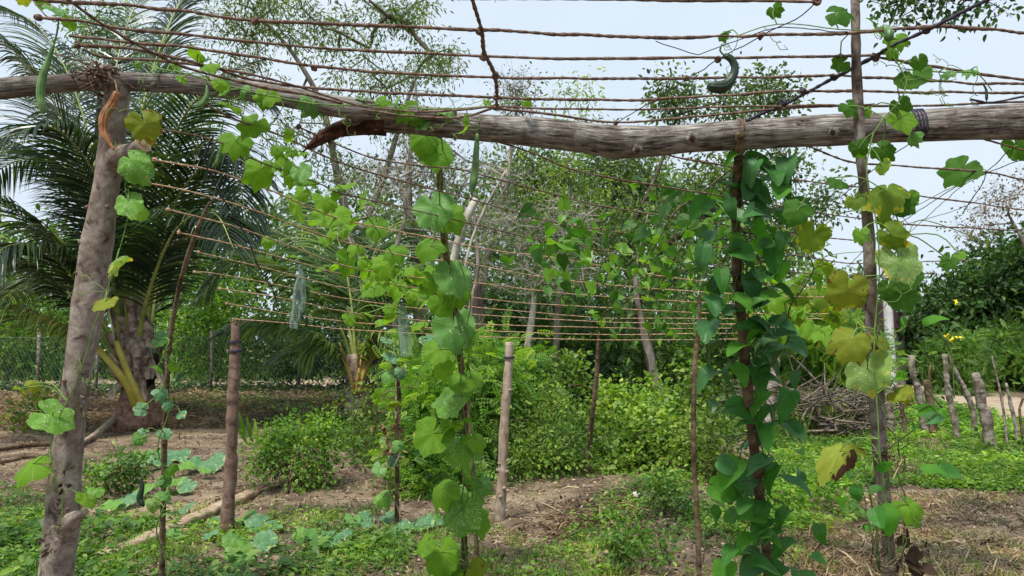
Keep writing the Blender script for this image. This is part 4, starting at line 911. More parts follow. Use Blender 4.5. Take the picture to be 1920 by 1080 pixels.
for pts,lb in upr: rope(lb,pts,r=.0040,fuzz=.8)
rope('dark cross twine running down through the beans to the far corner knot',[(1390,300),(1330,350),(1280,385),(1265,400),(1240,440),(1205,500),(1150,560),(1128,600),(1121,628)],r=.0045,mat='vine_dry',fuzz=.2,group='cross ropes tying the net together')
rope('dark cross twine running from the thin log down to the left plastic bag',[(400,255),(385,300),(405,350),(435,400),(465,450),(485,500),(510,540),(520,570),(535,605)],r=.0042,mat='twine',fuzz=.2,group='cross ropes tying the net together')
def loops(mb): 
    for (cx,cy,d,r,tn) in [(1387,252,2.27,.060,1.2)]:
        i=int(np.argmin(np.abs(s2[:,0]-P(cx,cy,d)[0]))); ring(mb,s2[i,:3],s2[i+1,:3]-s2[i,:3],r2[i]*1.06,.0035,tn,.004)
simple('rope_lashing','rope loop tying the bean pole to the thick log','rope lashing',M['rope'],loops,'rope lashings on the logs')
def loops(mb):
    i=int(np.argmin(np.abs(s2[:,0]-P(1712,235,2.23)[0]))); ring(mb,s2[i,:3],s2[i+1,:3]-s2[i,:3],r2[i]*1.06,.0032,4,.010)
simple('rope_lashing','dark twine wound several times round the thick log beside the right pole','rope lashing',M['twine'],loops,'rope lashings on the logs')
def loops(mb):
    i=int(np.argmin(np.abs(s1[:,0]-P(213,152,2.05)[0])))
    for k in range(5): ring(mb,s1[i,:3]+rng.normal(size=3)*.008,nrm(s1[i+1,:3]-s1[i,:3])+rng.normal(size=3)*.5,.042+.006*rng.random(),.0035,1.1,.01)
    for k in range(26):
        p=P(185+rng.normal()*14,140+rng.normal()*8,2.0); tube(mb,[p,p+rng.normal(size=3)*.03,p+rng.normal(size=3)*.04],[.003,.002,.001],4,rnd=rng.random())
simple('rope_lashing','shaggy knot of old rope binding the leaning post to the thin log','rope lashing',M['rope'],loops,'rope lashings on the logs')

# ------------------------------------------------------------------ big lobed leaves, one object each
from mathutils import Matrix, Vector
def gleaf_mesh(seed, kind='gourd', curl=.25):
    rg=np.random.default_rng(seed); ns=60; nr=7
    th=np.linspace(-math.pi,math.pi,ns,endpoint=False)
    if kind=='gourd':
        ka=np.radians([0,24,48,78,104,138,166,180]); kr=np.array([1.04,.82,.96,.80,.93,.86,.74,.14])*(1+.05*rg.normal(size=8))
        r=np.interp(np.abs(th),ka,kr); r*=1+.05*np.abs(np.sin(th*9+rg.random()*6))+.022*rg.normal(size=ns)
    elif kind=='round':
        ka=np.radians([0,45,90,135,165,180]); kr=np.array([1,.92,.86,.78,.6,.14]); r=np.interp(np.abs(th),ka,kr)*(1+.02*np.sin(th*9))
    else: # bean leaflet: rhombic, pointed
        ka=np.radians([0,12,30,60,100,140,180]); kr=np.array([1,.86,.68,.50,.42,.36,.22]); r=np.interp(np.abs(th),ka,kr)
        r=r*np.where(th>0,1.08,.95)
    a=rg.random(6)*6.28; V=[(0,0,0)]; 
    for j in range(1,nr+1):
        f=j/nr
        for i in range(ns):
            x=math.cos(th[i])*r[i]*f; y=math.sin(th[i])*r[i]*f; q=x*x+y*y
            z=-curl*q*.55 -curl*.35*max(0,x)**2 + .10*q*math.sin(3*th[i]+a[0])+.05*f*f*math.sin(7*th[i]+a[1])+.03*math.sin(7*x+a[2])*math.sin(7*y+a[3])-.05*math.exp(-(y/.05)**2)*f
            if kind=='bean': z=abs(y)*.35-curl*.8*x*x+.04*math.sin(6*x+a[2])
            V.append((x,y,z))
    V=np.array(V)
    if kind=='bean': V[:,0]+=.22
    i=np.arange(ns); i2=(i+1)%ns; F3=np.stack([0*i,1+i,1+i2],-1); F4=np.concatenate([np.stack([1+(j-1)*ns+i,1+j*ns+i,1+j*ns+i2,1+(j-1)*ns+i2],-1) for j in range(1,nr)])
    mb=MB(); mb.add(V,[(3,F3),(4,F4)],.5,V[:,:2]); return mb
LM={}
VM={}
def leafdata(kind,mat,var,curl):
    key=(kind,mat,var,curl)
    if key not in LM: LM[key]=gleaf_mesh(hash((kind,var))%1000 if False else (17*var+len(kind)*5+int(curl*40)),kind,curl).mesh('leaf',M[mat])
    return LM[key]
rs=random.Random(21); CAM=np.array((0,0,CH))
def put_leaf(par,pos,size,mat,kind='gourd',face=.6,up=.5,tip=None,curl=None,label=None,asym=1.0):
    cv=nrm(CAM-pos); nn=nrm(cv*face+np.array((0,0,up))+np.array([rs.gauss(0,.38) for _ in range(3)]))
    if tip is None: tip=np.array((rs.gauss(0,.45),-.1,-1))
    X=nrm(tip-nn*np.dot(tip,nn)); Y=np.cross(nn,X)
    cu=curl if curl is not None else rs.choice([.2,.5,.9])
    o=bpy.data.objects.new('leaf',leafdata(kind,mat,rs.randrange(5),cu)); COL.objects.link(o)
    o.parent=par; o.matrix_parent_inverse=par.matrix_basis.inverted()
    m=np.eye(4); m[:3,0]=X*size; m[:3,1]=Y*size*asym; m[:3,2]=nn*size; m[:3,3]=pos
    o.matrix_basis=Matrix(m.tolist())
    if label: o['label']=label
    return o,X,nn
def leafset(root,stempts,lst,defmat,kind='gourd',stem_r=.004,petr=.0016,dfun=None,face=.6,up=.5,petmat='vine',szk=1.0):
    """lst: (px,py,size_px[,mat[,tipangle]])  ; petioles join the nearest point of the stems"""
    S=np.concatenate(stempts); pm=VM[root.name][0]
    for it in lst:
        px,py,sz=it[:3]; mat=it[3] if len(it)>3 and it[3] else (defmat if isinstance(defmat,str) else rs.choice(defmat))
        d=dfun(px,py)+rs.uniform(-.07,.05); pos=P(px,py-sz*.22,d); size=sz*d/F*szk*1.06
        tip=None
        if len(it)>4: a=math.radians(it[4]); tip=np.array((math.cos(a),-.1,math.sin(a)))
        o,X,nn=put_leaf(root,pos,size,mat,kind,it[5] if len(it)>5 else face,up,tip,label=it[6] if len(it)>6 else None,asym=.6 if mat=='g_burnt' else rs.uniform(.8,1.1))
        k=int(np.argmin(np.linalg.norm(S-pos-np.array((0,0,.03)),axis=1))); q=S[k]
        L=np.linalg.norm(q-pos)
        if L<.6: mth=(q+pos)/2+np.array((rs.gauss(0,.12)*L,rs.gauss(0,.08)*L,.18*L)); s=smooth_path([q,mth,pos],.02); tube(pm,s,petr*max(1,d/2.2),5,cap=False)
def stems(root,paths,mat,r,name='stem',wob=.006,coil=None):
    mb=VM.setdefault(root.name,(MB(),mat,root))[0]; out=[]
    for k,p in enumerate(paths):
        s=smooth_path(p,.03); n=len(s); s=s+np.cumsum(rng.normal(size=(n,3))*wob*.5,axis=0)*.5*np.sin(np.linspace(0,math.pi,n))[:,None]
        if coil: a=np.arange(n)*.03*coil[0]; s=s+np.stack([np.cos(a),np.sin(a),0*a],-1)*coil[1]
        tube(mb,s,np.linspace(r,r*.6,n),6); out.append(s)
    return out
def tendrils(root,S,n,mat='vine',L=.10,r=.0009):
    mb=VM[root.name][0]; S=np.concatenate(S)
    for k in range(n):
        p=S[rng.integers(0,len(S))]; d=rdir(1)[0]; pts=[p]
        for i in range(1,16):
            t=i/15; a=t*t*14; pts.append(p+d*L*t+L*.13*t*np.array((math.cos(a),math.sin(a)*.5,math.sin(a))))
        tube(mb,np.array(pts),r,4)
# depth rules
def dcentre(px,py):  return float(np.interp(py,[200,225,290,380,470,560,640,740,840,960,1062],[2.2,2.5,2.8,3.0,3.2,3.4,3.6,3.8,4.0,4.2,4.4]))
# 1. centre vine
root=empty('gourd_vine',cpc[0],'lush gourd vine with big lobed leaves climbing the slim pole in the centre','vine','gourd vines on the trellis')
st=stems(root,[np.array([P(a,b,dcentre(a,b)-.03) for a,b in ((876,1060),(866,960),(876,840),(866,740),(864,640),(846,560),(838,470),(822,380),(828,290),(820,230),(800,200))]),
 np.array([P(a,b,dcentre(a,b)+.02) for a,b in ((896,1030),(884,900),(892,800),(880,700),(872,620),(880,560),(858,480))])],'vine',.004)
L=[(785,218,27,'g_fresh',-80),(815,292,38,'g_fresh'),(797,262,32,'g_fresh',-100),(826,296,30,'g_matte',-60,1),(812,398,42,'g_matte',-75,1),(843,412,32,'g_fresh',-60),(806,468,30,'g_fresh'),(852,528,42,'g_matte',-70,1),(858,555,30,'g_fresh'),
(852,625,50,'g_matte',-85,1.2),(884,640,32,'g_fresh'),(822,662,32,'g_lime',-100),(828,575,30,'g_fresh'),(848,752,44,'g_mined',-60,1),(872,720,34,'g_fresh'),(828,700,28,'g_lime'),(813,822,46,'g_lime',-110),(868,840,40,'g_mined',-80,1),(852,800,34,'g_fresh'),(893,830,26,'g_lime',-60),
(826,925,36,'g_lime',-110),(866,965,46,'g_mined',-90,1),(892,975,34,'g_lime',-80),(850,935,30,'g_mined'),(826,1045,40,'g_lime',-80),(848,1058,36,'g_mined',-60),(880,1075,32,'g_yellow'),(832,1085,40,'g_lime'),(905,915,18,'g_matte'),(888,905,20,'g_fresh'),(812,530,24,'g_fresh'),(800,1020,24,'g_lime'),(745,838,14,'g_matte',0)]
leafset(root,st,L,['g_fresh','g_lime'],dfun=dcentre); tendrils(root,st,26)
# 2. vine spreading over the ropes and the thin log, left of the centre
dr=lambda px,py: dpl(py)+.04
root=empty('gourd_vine',R(800,540),'gourd vine with backlit leaves sprawling over the ropes left of the centre pole','vine','gourd vines on the trellis')
stp=[[(830,560),(760,540),(700,500),(650,440),(600,395),(560,340),(520,290),(480,250),(440,205),(400,160),(370,118)],[(820,555),(770,520),(740,480),(700,420),(650,360),(600,330)],[(700,540),(640,510),(590,490),(540,475),(495,452)],[(760,590),(740,560),(700,540)],[(830,560),(800,600),(790,640)]]
st=stems(root,[np.array([R(a,b,.05) for a,b in p]) for p in stp],'vine',.0032)
L=[(372,106,24),(392,126,22),(340,150,12),(430,168,22,'g_matte'),(452,172,20,'g_matte'),(500,185,24),(432,203,24),(475,240,32),(442,272,32),(490,325,34),(540,308,30),(563,325,26,'g_matte'),(573,345,24),(518,288,14),(412,160,16),
(640,355,30,'g_lime'),(556,394,34),(622,410,36),(682,380,26),(704,388,18),(610,380,24),(650,432,24),(706,430,28),(740,472,24),(725,502,28),(652,496,30),(690,512,24),(702,542,34),(742,545,22),(792,530,28),(820,562,34),(760,510,20),(670,465,20),(780,560,22),
(502,455,13,'g_lime'),(548,481,13,'g_lime'),(602,505,15,'g_lime'),(628,503,14,'g_lime'),(738,592,22,'g_lime'),(742,622,16,'g_lime'),(690,590,14),(802,638,18,'g_blue'),(786,610,18),(715,605,14),(655,600,14),(620,440,18),(590,420,16)]
SS=[(830,560),(760,540),(700,500),(650,440),(600,395),(560,340),(520,290),(480,250)]
for k in range(34):
    t=rs.random()*(len(SS)-1); a=int(t); f=t-a; L.append((SS[a][0]*(1-f)+SS[a+1][0]*f+rs.gauss(0,26),SS[a][1]*(1-f)+SS[a+1][1]*f+rs.gauss(0,24),rs.uniform(11,20),rs.choice(['g_lime','g_lime','g_fresh'])))
leafset(root,st,L,['g_fresh','g_lime','g_lime'],dfun=dr,face=.45,up=.6,szk=1.0); tendrils(root,st,26)
# 3. vine along the logs
dl=lambda px,py: 2.08 if px<520 else (2.12 if px<720 else 2.17)
root=empty('gourd_vine',P(700,196,2.1),'gourd vine creeping along the top of the thin log with dull blue-green leaves','vine','gourd vines on the trellis')
st=stems(root,[np.array([P(a,b,dl(a,b)-.05) for a,b in ((290,128),(360,140),(450,165),(560,190),(640,200),(720,196),(790,205),(860,225),(900,240))]),np.array([P(a,b,2.1) for a,b in ((790,205),(880,200),(985,192))])],'vine',.0025)
L=[(585,202,24,'g_matte',-120,1),(603,206,18,'g_matte',-30,1),(645,202,13,'g_matte'),(682,190,18,'g_matte',-60),(718,193,16),(740,198,20),(760,215,22),(785,215,28),(790,232,20,'g_matte'),(828,212,14,'g_matte'),(845,215,12,'g_matte'),(880,234,20,'g_lime',200),(914,195,12,'g_lime'),(985,193,15,'g_lime',180),(300,130,14),(330,126,12),(285,140,10),(402,168,14,'g_matte'),(255,122,9)]
leafset(root,st,L,['g_fresh','g_matte'],dfun=dl); tendrils(root,st,20)
# 4. vine round the leaning post
dp=lambda px,py: float(np.interp(py,[140,600,1080],[1.99,2.04,2.10]))
root=empty('gourd_vine',P(150,700,2.04),'sparse gourd vine with yellowing leaves clinging to the leaning post','vine','gourd vines on the trellis')
st=stems(root,[np.array([P(a,b,dp(a,b)) for a,b in ((108,1000),(118,940),(100,880),(95,820),(110,780),(150,700),(190,580),(215,500),(240,400),(235,330),(262,260),(262,180))])],'vine',.002)
L=[(272,238,26,'g_yellow',-60),(245,308,32,'g_mined',-50,1),(262,320,24,'g_matte'),(240,385,28,'g_mined',-60),(256,400,24,'g_lime'),(218,492,22,'g_sick',-110),(196,572,22,'g_yellow',-90),(98,786,32,'g_mined',10,1),(62,876,28,'g_lime',-150),(162,940,18,'g_lime',-30),(66,722,14,'g_yellow'),(42,730,12,'g_olive')]
leafset(root,st,L,['g_olive'],dfun=dp,szk=1.25); tendrils(root,st,14,'petiole')
root=empty('gourd_vine',P(110,30,1.8),'bit of gourd vine with three leaves hanging in the top left corner','vine','gourd vines on the trellis')
dt=lambda px,py:1.75
st=stems(root,[np.array([P(a,b,1.75) for a,b in ((40,-30),(70,10),(102,40),(130,30),(170,60),(120,120))])],'vine_dry',.0018)
leafset(root,st,[(102,20,22,'g_matte',-60),(130,45,16,'g_fresh'),(80,0,20,'g_lime'),(45,2,14,'g_yellow')],['g_fresh'],dfun=dt)
# 5. right pole vine
def drp(px,py): return float(np.interp(py,[0,300,640,900,1080],[1.76,1.78,1.82,1.85,1.87]))
root=empty('gourd_vine',P(1650,900,1.9),'ageing gourd vine with green, yellow and scorched leaves on the tall right pole','vine','gourd vines on the trellis')
st=stems(root,[np.array([P(a,b,drp(a,b)-.03) for a,b in ((1668,1060),(1662,950),(1650,850),(1645,760),(1640,640),(1650,520),(1640,400),(1625,340),(1640,250),(1680,200),(1700,150),(1665,95),(1650,60),(1570,55),(1455,45),(1360,75))]),
 np.array([P(a,b,drp(a,b)) for a,b in ((1650,520),(1690,440),(1650,350),(1600,330))]),np.array([P(a,b,drp(a,b)) for a,b in ((1700,130),(1780,140),(1830,140),(1860,170))])],'vine',.0022)
L=[(1452,22,16,'g_deep',-60),(1572,30,30,'g_deep',-20),(1355,66,13,'g_deep',-80),(1578,122,18,'g_deep',200),(1642,50,22),(1682,78,22),(1672,96,20),(1660,60,16,'g_olive'),(1712,150,34,'g_deep',-80),(1722,120,18),(1690,205,24,'g_deep'),(1690,230,32,'g_lime',-75),(1712,262,16,'g_matte',-80),(1780,140,15,'g_matte',180),(1820,134,15,'g_matte'),(1593,204,22,'g_deep'),(1622,210,14),(1610,284,22,'g_deep'),(1652,284,24,'g_deep'),(1655,316,20,'g_olive'),
(1662,368,42,'g_olive',-100,1),(1606,378,26,'g_olive'),(1575,345,26,'g_deep',-140),(1690,388,30,'g_deep',-40),(1700,375,20),(1524,450,34,'g_olive',-110,1.2),(1672,448,32,'g_olive',-40,1.2),(1612,442,20),(1688,498,46,'g_sick',-70,1,'pale mined leaf'),(1700,520,30,'g_matte',-60),
(1586,556,42,'g_yellow',-110,1),(1612,560,24,'g_yellow'),(1690,560,32,'g_deep',-70),(1664,545,20),(1598,645,40,'g_yellow',-120,1.2,'yellow leaf'),(1646,640,26,'g_yellow',-40),(1626,702,46,'g_sick',-80,1.2,'pale yellow mined leaf'),(1684,742,26,'g_yellow',-50),(1700,745,16,'g_yellow'),(1574,858,52,'g_burnt',-125,1,'yellow leaf with scorched brown edges'),(1600,838,26,'g_burnt',-20),
(1705,955,30,'g_lime',-65),(1660,415,18),(1495,400,26,'g_deep',-120),(1780,492,20,'g_deep'),(1800,480,14)]
leafset(root,st,L,['g_deep','g_fresh'],dfun=drp,face=.9); tendrils(root,st,30)
root=empty('gourd_vine',R(1800,325),'two lone gourd leaves hanging on the ropes near the right edge','vine','gourd vines on the trellis')
st=stems(root,[np.array([R(a,b) for a,b in ((1940,240),(1905,268),(1850,322),(1790,360),(1700,440))]),np.array([R(a,b) for a,b in ((1805,400),(1850,322),(1790,350),(1650,420))])],'vine',.002)
leafset(root,st,[(1800,325,36,'g_deep',200),(1908,280,30,'g_deep',-60),(1856,458,10,'g_olive')],['g_deep'],dfun=dr)
# 6. yellow-green vine mass right of the beans
root=empty('gourd_vine',R(1480,560),'yellow-green gourd vine on the lowest ropes between the bean pole and the right pole','vine','gourd vines on the trellis')
st=stems(root,[np.array([R(a,b) for a,b in ((1458,650),(1450,610),(1500,560),(1540,500),(1560,480),(1640,470))]),np.array([R(a,b) for a,b in ((1458,650),(1420,600),(1400,570))])],'vine',.003)
L=[(rs.uniform(1405,1580),rs.uniform(490,640),rs.uniform(14,26),rs.choice(['g_olive','g_lime','g_lime','g_olive','g_fresh','g_fresh'])) for _ in range(52)]
leafset(root,st,L,['g_olive'],dfun=dr,face=.4,up=.6)
# 7. beans on the dark pole
def dbean(px,py): return float(np.interp(py,[230,350,600,900,1080],[2.2,2.32,2.46,2.7,2.85]))
root=empty('bean_vine',bpc[0],'dense dark green bean vine wrapped round the pole under the log','vine','bean vines')
st=stems(root,[bpc+np.array((0,-.02,0)),bpc+np.array((.02,-.01,0)),np.array([P(a,b,dbean(a,b)) for a,b in ((1400,740),(1440,700),(1500,560),(1520,470),(1480,390))]),np.array([P(a,b,dbean(a,b)) for a,b in ((1420,900),(1340,910),(1310,915))])],'bean_stem',.003,coil=(28,.018))
L=[]
tr3=[(1397,300),(1420,305),(1440,320),(1425,345),(1400,360),(1350,350),(1330,380),(1360,410),(1420,400),(1450,400),(1470,395),(1340,440),(1420,455),(1450,470),(1370,470),(1320,465),(1350,510),(1430,520),(1450,545),(1400,520),(1330,560),(1375,560),(1420,580),(1330,610),(1405,605),(1440,620),(1350,650),(1400,655),(1440,640),(1340,700),(1375,690),(1420,690),(1455,690),(1360,770),(1440,740),(1470,760),(1420,800),(1480,740),(1450,800),(1345,870),(1385,870),(1410,900),(1440,865),(1470,905),(1330,915),(1370,915),(1460,880),(1395,935),(1430,945),(1480,960),(1380,975),(1410,1010),(1375,1030),(1465,1000),(1490,1020),(1430,1050),(1470,1065),(1400,1065),(1500,1075),(1360,1060),(1450,770),(1475,800),(1440,980)]
for (x,y) in tr3[:47]+tr3[47:]:
    L.append((x,y,rs.uniform(26,37),None,rs.uniform(-150,-20)))
rs.shuffle(tr3); L=L[:66]
L+= [(rs.gauss(1435,44),y,rs.uniform(20,32),None,rs.uniform(-170,-5)) for y in np.linspace(290,700,33)]
M['bean_a']=gourdmat('bean_a',(.045,.155,.024),(.09,.22,.045),trans=.35,tint=(1.5,2.0,.5),rough=.4)
M['bean_b']=gourdmat('bean_b',(.05,.15,.042),(.09,.2,.07),mine=0,trans=.15,tint=(1.2,1.6,.6),rough=.32)
M['bean_c']=gourdmat('bean_c',(.085,.25,.028),(.12,.28,.05),trans=.5,tint=(1.5,1.8,.5))
leafset(root,st,L[:98],['bean_a','bean_a','bean_b','bean_b','bean_c'],kind='bean',dfun=dbean,petmat='bean_stem',face=.5,up=.95,szk=1.3); tendrils(root,st,10,'bean_stem')
mb=MB(); BV=gleaf_mesh(3,'bean',.5); bv=np.concatenate(BV.v); bf=[(k,np.concatenate(a)) for k,a in BV.f.items()]
nb=58; yy=rng.uniform(300,1075,nb); xx=np.interp(yy,[300,560,740,900,1075],[1395,1410,1420,1425,1440])+rng.normal(size=nb)*46
pos=np.array([P(a,b,dbean(a,b)+rng.uniform(-.08,.14)) for a,b in zip(xx,yy)]); dv=rdir(nb,-.5); dv[:,1]*=.5
scatter(mb,(bv,bf),pos,dv,nrm(CAM-pos)*.5+np.array((0,0,.9))+rng.normal(size=(nb,3))*.35,rng.uniform(.042,.066,nb),rng.random(nb))
o=mb.build('foliage',M['bean'],root); o['kind']='stuff'
# 8. lighter beans sprawled over the far ropes
root=empty('bean_vine',R(1300,560),'lighter bean vine sprawling over the ropes between the far corner knot and the bean pole','vine','bean vines')
n=190; cx=np.array([(1010,470),(1040,490),(1080,430),(1120,500),(1180,480),(1230,470),(1290,470),(1340,470),(1300,420),(1270,400),(1330,520),(1250,540),(1170,560),(1120,560),(1060,560),(1310,570),(1350,600),(1200,510),(1250,600),(1130,610),(1330,380),(1080,480),(1290,620),(1330,640),(1240,440),(1210,580)])
k=rng.integers(0,len(cx),n); q=cx[k]+rng.normal(size=(n,2))*np.array((26,20)); q[:,1]=np.clip(q[:,1],345,650)
pos=np.array([R(a,b,rng.normal()*.12) for a,b in q]); mb=MB()
for hh in range(2): 
    scatter(mb,'heart',pos+rng.normal(size=(n,3))*.05,rdir(n,-.6),rdir(n,.5),.062*(.6+.8*rng.random(n)),rng.random(n))
mb.build('foliage',M['beanlight'],root,smooth=False)
pth=[[(1121,625),(1128,580),(1125,520),(1140,470)],[(1121,600),(1180,560),(1240,530),(1300,500),(1370,480)],[(1180,560),(1080,500),(1010,465)],[(1240,530),(1290,440),(1330,380)],[(1300,640),(1310,560),(1330,480)],[(1300,620),(1220,590),(1130,600)]]
stems(root,[np.array([R(a,b) for a,b in p]) for p in pth],'bean_stem',.003)
for (a,b,l) in [(1228,585,40),(1300,590,45),(1213,600,30),(1245,600,28),(1305,640,28),(1230,548,30)]:
    mb=MB(); s=smooth_path([R(a,b),R(a,b)+np.array((.005,0,-l*.5*dpl(b)/F)),R(a,b)+np.array((.015,0,-l*dpl(b)/F))],.02); tube(mb,s,np.interp(np.linspace(0,1,len(s)),[0,.1,.9,1],[.003,.009,.009,.003]),6); mb.build('bean_pod',M['gourd'],root)
# 9. bean seedling shoots at the foot of the right pole
root=empty('bean_vine',G(1660,1075)+np.array((0,0,0)),'young bean shoots with a few leaves round the foot of the right pole','vine','bean vines')
dq=lambda px,py:1.85
st=stems(root,[np.array([P(a,b,1.85) for a,b in ((1650,1075),(1640,960),(1622,870),(1660,840),(1720,800),(1790,745))]),np.array([P(a,b,1.85) for a,b in ((1650,1075),(1632,990),(1620,920),(1600,915))]),np.array([P(a,b,1.85) for a,b in ((1690,1060),(1700,930),(1680,870),(1745,900))])],'bean_stem',.0022)
L=[(1722,776,24,'bean_c',-20,1),(1735,792,20,'bean_b',0),(1728,888,22,'bean_c',-30,1),(1765,893,26,'bean_a',10,1),(1605,915,18,'bean_a'),(1630,925,16,'bean_a',0),(1655,955,32,'bean_c',-80,1),(1640,960,24,'bean_a'),(1620,998,24,'bean_c',-20),(1695,985,20,'bean_a',0),(1655,890,22,'bean_a',90),(1760,770,10,'bean_c'),(1695,712,22,'bean_c',180,.1),(1735,615,22,'bean_c',0,.1),(1700,612,20,'bean_c',180,.1),(1718,800,10)]
leafset(root,st,L,['bean_a','bean_c'],kind='bean',dfun=dq,petmat='bean_stem',szk=1.35)
# 10. vine on the thin left pole and the knotty pole
def dthin(px,py): return float(np.interp(py,[380,1080],[3.7,4.35]))
root=empty('gourd_vine',P(304,1060,4.4),'sparse small-leaved gourd vine on the thin brown pole in the left foreground','vine','gourd vines on the trellis')
st=stems(root,[np.array([P(a,b,dthin(a,b)) for a,b in ((306,1070),(300,980),(310,900),(302,820),(312,740),(306,690),(312,640))])],'vine',.004,coil=(14,.02))
L=[(302,640,18,'g_blue',-20,1),(318,675,12),(295,690,14),(325,690,12),(302,738,16,'g_blue'),(265,770,14,'g_blue',180),(315,762,12,'g_blue'),(338,778,12,'g_blue'),(268,810,11,'g_blue'),(308,815,14,'g_blue'),(260,826,14,'g_matte'),(318,880,15),(288,945,16,'g_sick',-80,1.2),(310,930,14),(318,965,16,'g_matte'),(308,905,14,'g_matte'),(296,905,13,'g_matte')]
leafset(root,st,L,['g_matte','g_fresh'],dfun=dthin); tendrils(root,st,14)
def dkn(px,py): return 5.85
root=empty('gourd_vine',P(744,975,5.85),'wilted gourd vine with pale and dead leaves on the knotty pole left of centre','vine','gourd vines on the trellis')
st=stems(root,[np.array([P(a,b,5.85) for a,b in ((744,975),(736,900),(750,820),(742,750),(734,690),(728,640)) ])],'vine_dry',.006,coil=(12,.03))
L=[(725,640,14,'g_blue'),(732,672,16,'g_blue'),(728,705,14),(716,745,16,'g_lime'),(732,752,18,'g_lime'),(742,755,14,'g_olive'),(750,700,12,'g_blue'),(738,862,16,'g_blue'),(718,936,17,'g_mined',-60,1.2),(712,880,16),(724,830,14,'g_sick'),(758,865,9,'g_olive')]
leafset(root,st,L,['g_fresh','g_matte'],dfun=dkn,szk=1.1)
mb=MB()
for k in range(50): p=P(733+rng.normal()*14,rng.uniform(790,850),5.83); scatter(mb,'oval',p[None],rdir(1,-.8),rdir(1),rng.uniform(.03,.08),np.array([rng.random()]))
mb.build('dead_leaves',M['litter'],root,smooth=False)
tendrils(root,st,16,'vine_dry',.16,.002)
# 11. pumpkin-type vine on the ground
root=empty('ground_vine',G(440,990),'gourd vine trailing over the ground on the left with pale-edged blue-green leaves','vine')
L=[(240,858,26),(285,852,22),(262,866,20),(305,860,22),(335,850,24),(370,864,26),(400,868,22),(385,880,14),(345,872,20),(322,846,18),(410,858,18),(232,938,30),(208,944,22),(330,902,28),(352,908,20),(270,915,22),(300,930,18),(440,1012,24),(486,1016,34),(450,1034,28),(412,976,22),(492,980,30),(460,968,22),(395,1000,18),(520,985,16),(592,1000,24),(622,1008,26),(642,1004,20),(660,975,18),(685,972,20),(688,982,14),(750,990,26),(728,968,20),(787,980,28),(815,970,18),(828,976,14),(560,1000,16),(350,950,18),(1597,952,26),(190,880,18),(180,920,16),(215,1000,16),(240,1040,18),(325,1000,16),(470,1040,14)]
pm=MB(); cen=np.array([G(x,y+14) for x,y,_ in L[:38]])
for (x,y,s) in L:
    g_=G(x,y+14); d=g_[1]; p=P(x,y,d); p[2]=max(p[2],.05); nn=nrm(np.array((rs.gauss(0,.3),-.55+rs.gauss(0,.25),1)))
    tip=np.array((rs.gauss(0,1),-.9,-.3)); X=nrm(tip-nn*np.dot(tip,nn)); Y=np.cross(nn,X)
    o=bpy.data.objects.new('leaf',leafdata('round' if rs.random()<.7 else 'gourd',rs.choice(['g_blue','g_blue','g_matte','g_mined']),rs.randrange(5),.15)); COL.objects.link(o); o.parent=root; o.matrix_parent_inverse=root.matrix_basis.inverted()
    m_=np.eye(4); sz=s*d/F*1.05; m_[:3,0]=X*sz; m_[:3,1]=Y*sz; m_[:3,2]=nn*sz; m_[:3,3]=p; o.matrix_basis=Matrix(m_.tolist())
    tube(pm,smooth_path([g_+np.array((rs.gauss(0,.04),rs.gauss(0,.04),0)),(g_+p)/2+np.array((rs.gauss(0,.02),0,0)),p],.03),.004,5,cap=False)
for a in range(0,36,3): tube(pm,smooth_path([cen[a]+np.array((0,0,.02)),(cen[a]+cen[a+1])/2+np.array((0,.05,.03)),cen[a+1]+np.array((0,0,.02))],.05),.005,5)
pm.build('stem',M['vine'],root)

# ------------------------------------------------------------------ gourds
def gourd(label,pts,rmax,mat='gourd',ridges=10,stalk=None,amp=.12,prof=None,grp='ribbed gourds hanging from the trellis'):
    s=smooth_path([P(*p) for p in pts],.006); n=len(s); t=np.linspace(0,1,n)
    r=rmax*np.interp(t,*(prof or ([0,.04,.3,.6,.88,.96,1],[.25,.42,.7,1,.92,.6,.2])))
    mb=MB(); tube(mb,s,r,40,mod=lambda i,th:1+amp*(np.abs(np.cos(th*ridges/2))**1.5-.5)); o=mb.build('gourd',M[mat]); tag(o,label,'gourd',grp)
    if stalk: mb=MB(); tube(mb,smooth_path([P(*p) for p in stalk]+[s[0]],.008),.0022,7); mb.build('stalk',M['vine' if mat!='gourd_dry' else 'vine_dry'],o)
    return o
gourd('long pale green striped gourd hanging in front of the thin log at the left',[(101,82,1.78),(92,110,1.78),(80,145,1.78),(76,180,1.78),(82,214,1.78)],.0095,stalk=[(110,40,1.75),(106,65,1.77)])
gourd('straight slim ribbed green gourd hanging below the middle of the log',[(895,250,2.16),(893,285,2.16),(890,325,2.16),(884,366,2.16)],.0115,stalk=[(900,222,2.14)],prof=([0,.05,.4,.8,1],[.2,.5,.8,1,.25]))
gourd('dark curled gourd hooked against the sky right of the middle',[(1358,104,1.72),(1370,110,1.72),(1378,126,1.72),(1372,148,1.72),(1354,163,1.72),(1326,161,1.72)],.0155,'gourd_dark',stalk=[(1354,82,1.70),(1350,95,1.71)],prof=([0,.08,.45,.75,.93,1],[.4,.52,.62,1,.85,.3]))
gourd('dried orange-brown ribbed gourd hanging on the leaning post',[(220,173,1.98),(210,195,1.98),(196,218,1.97),(194,245,1.97),(204,266,1.97),(214,282,1.97)],.0115,'gourd_dry',9,stalk=[(216,150,2.0)],amp=.3,prof=([0,.15,.4,.7,1],[.7,.85,1,.8,.15]))
gourd('small green gourd hanging below the thin log among the palm leaflets',[(388,160,2.02),(388,180,2.02),(378,196,2.02),(368,200,2.02)],.0075,stalk=[(392,140,2.02)])
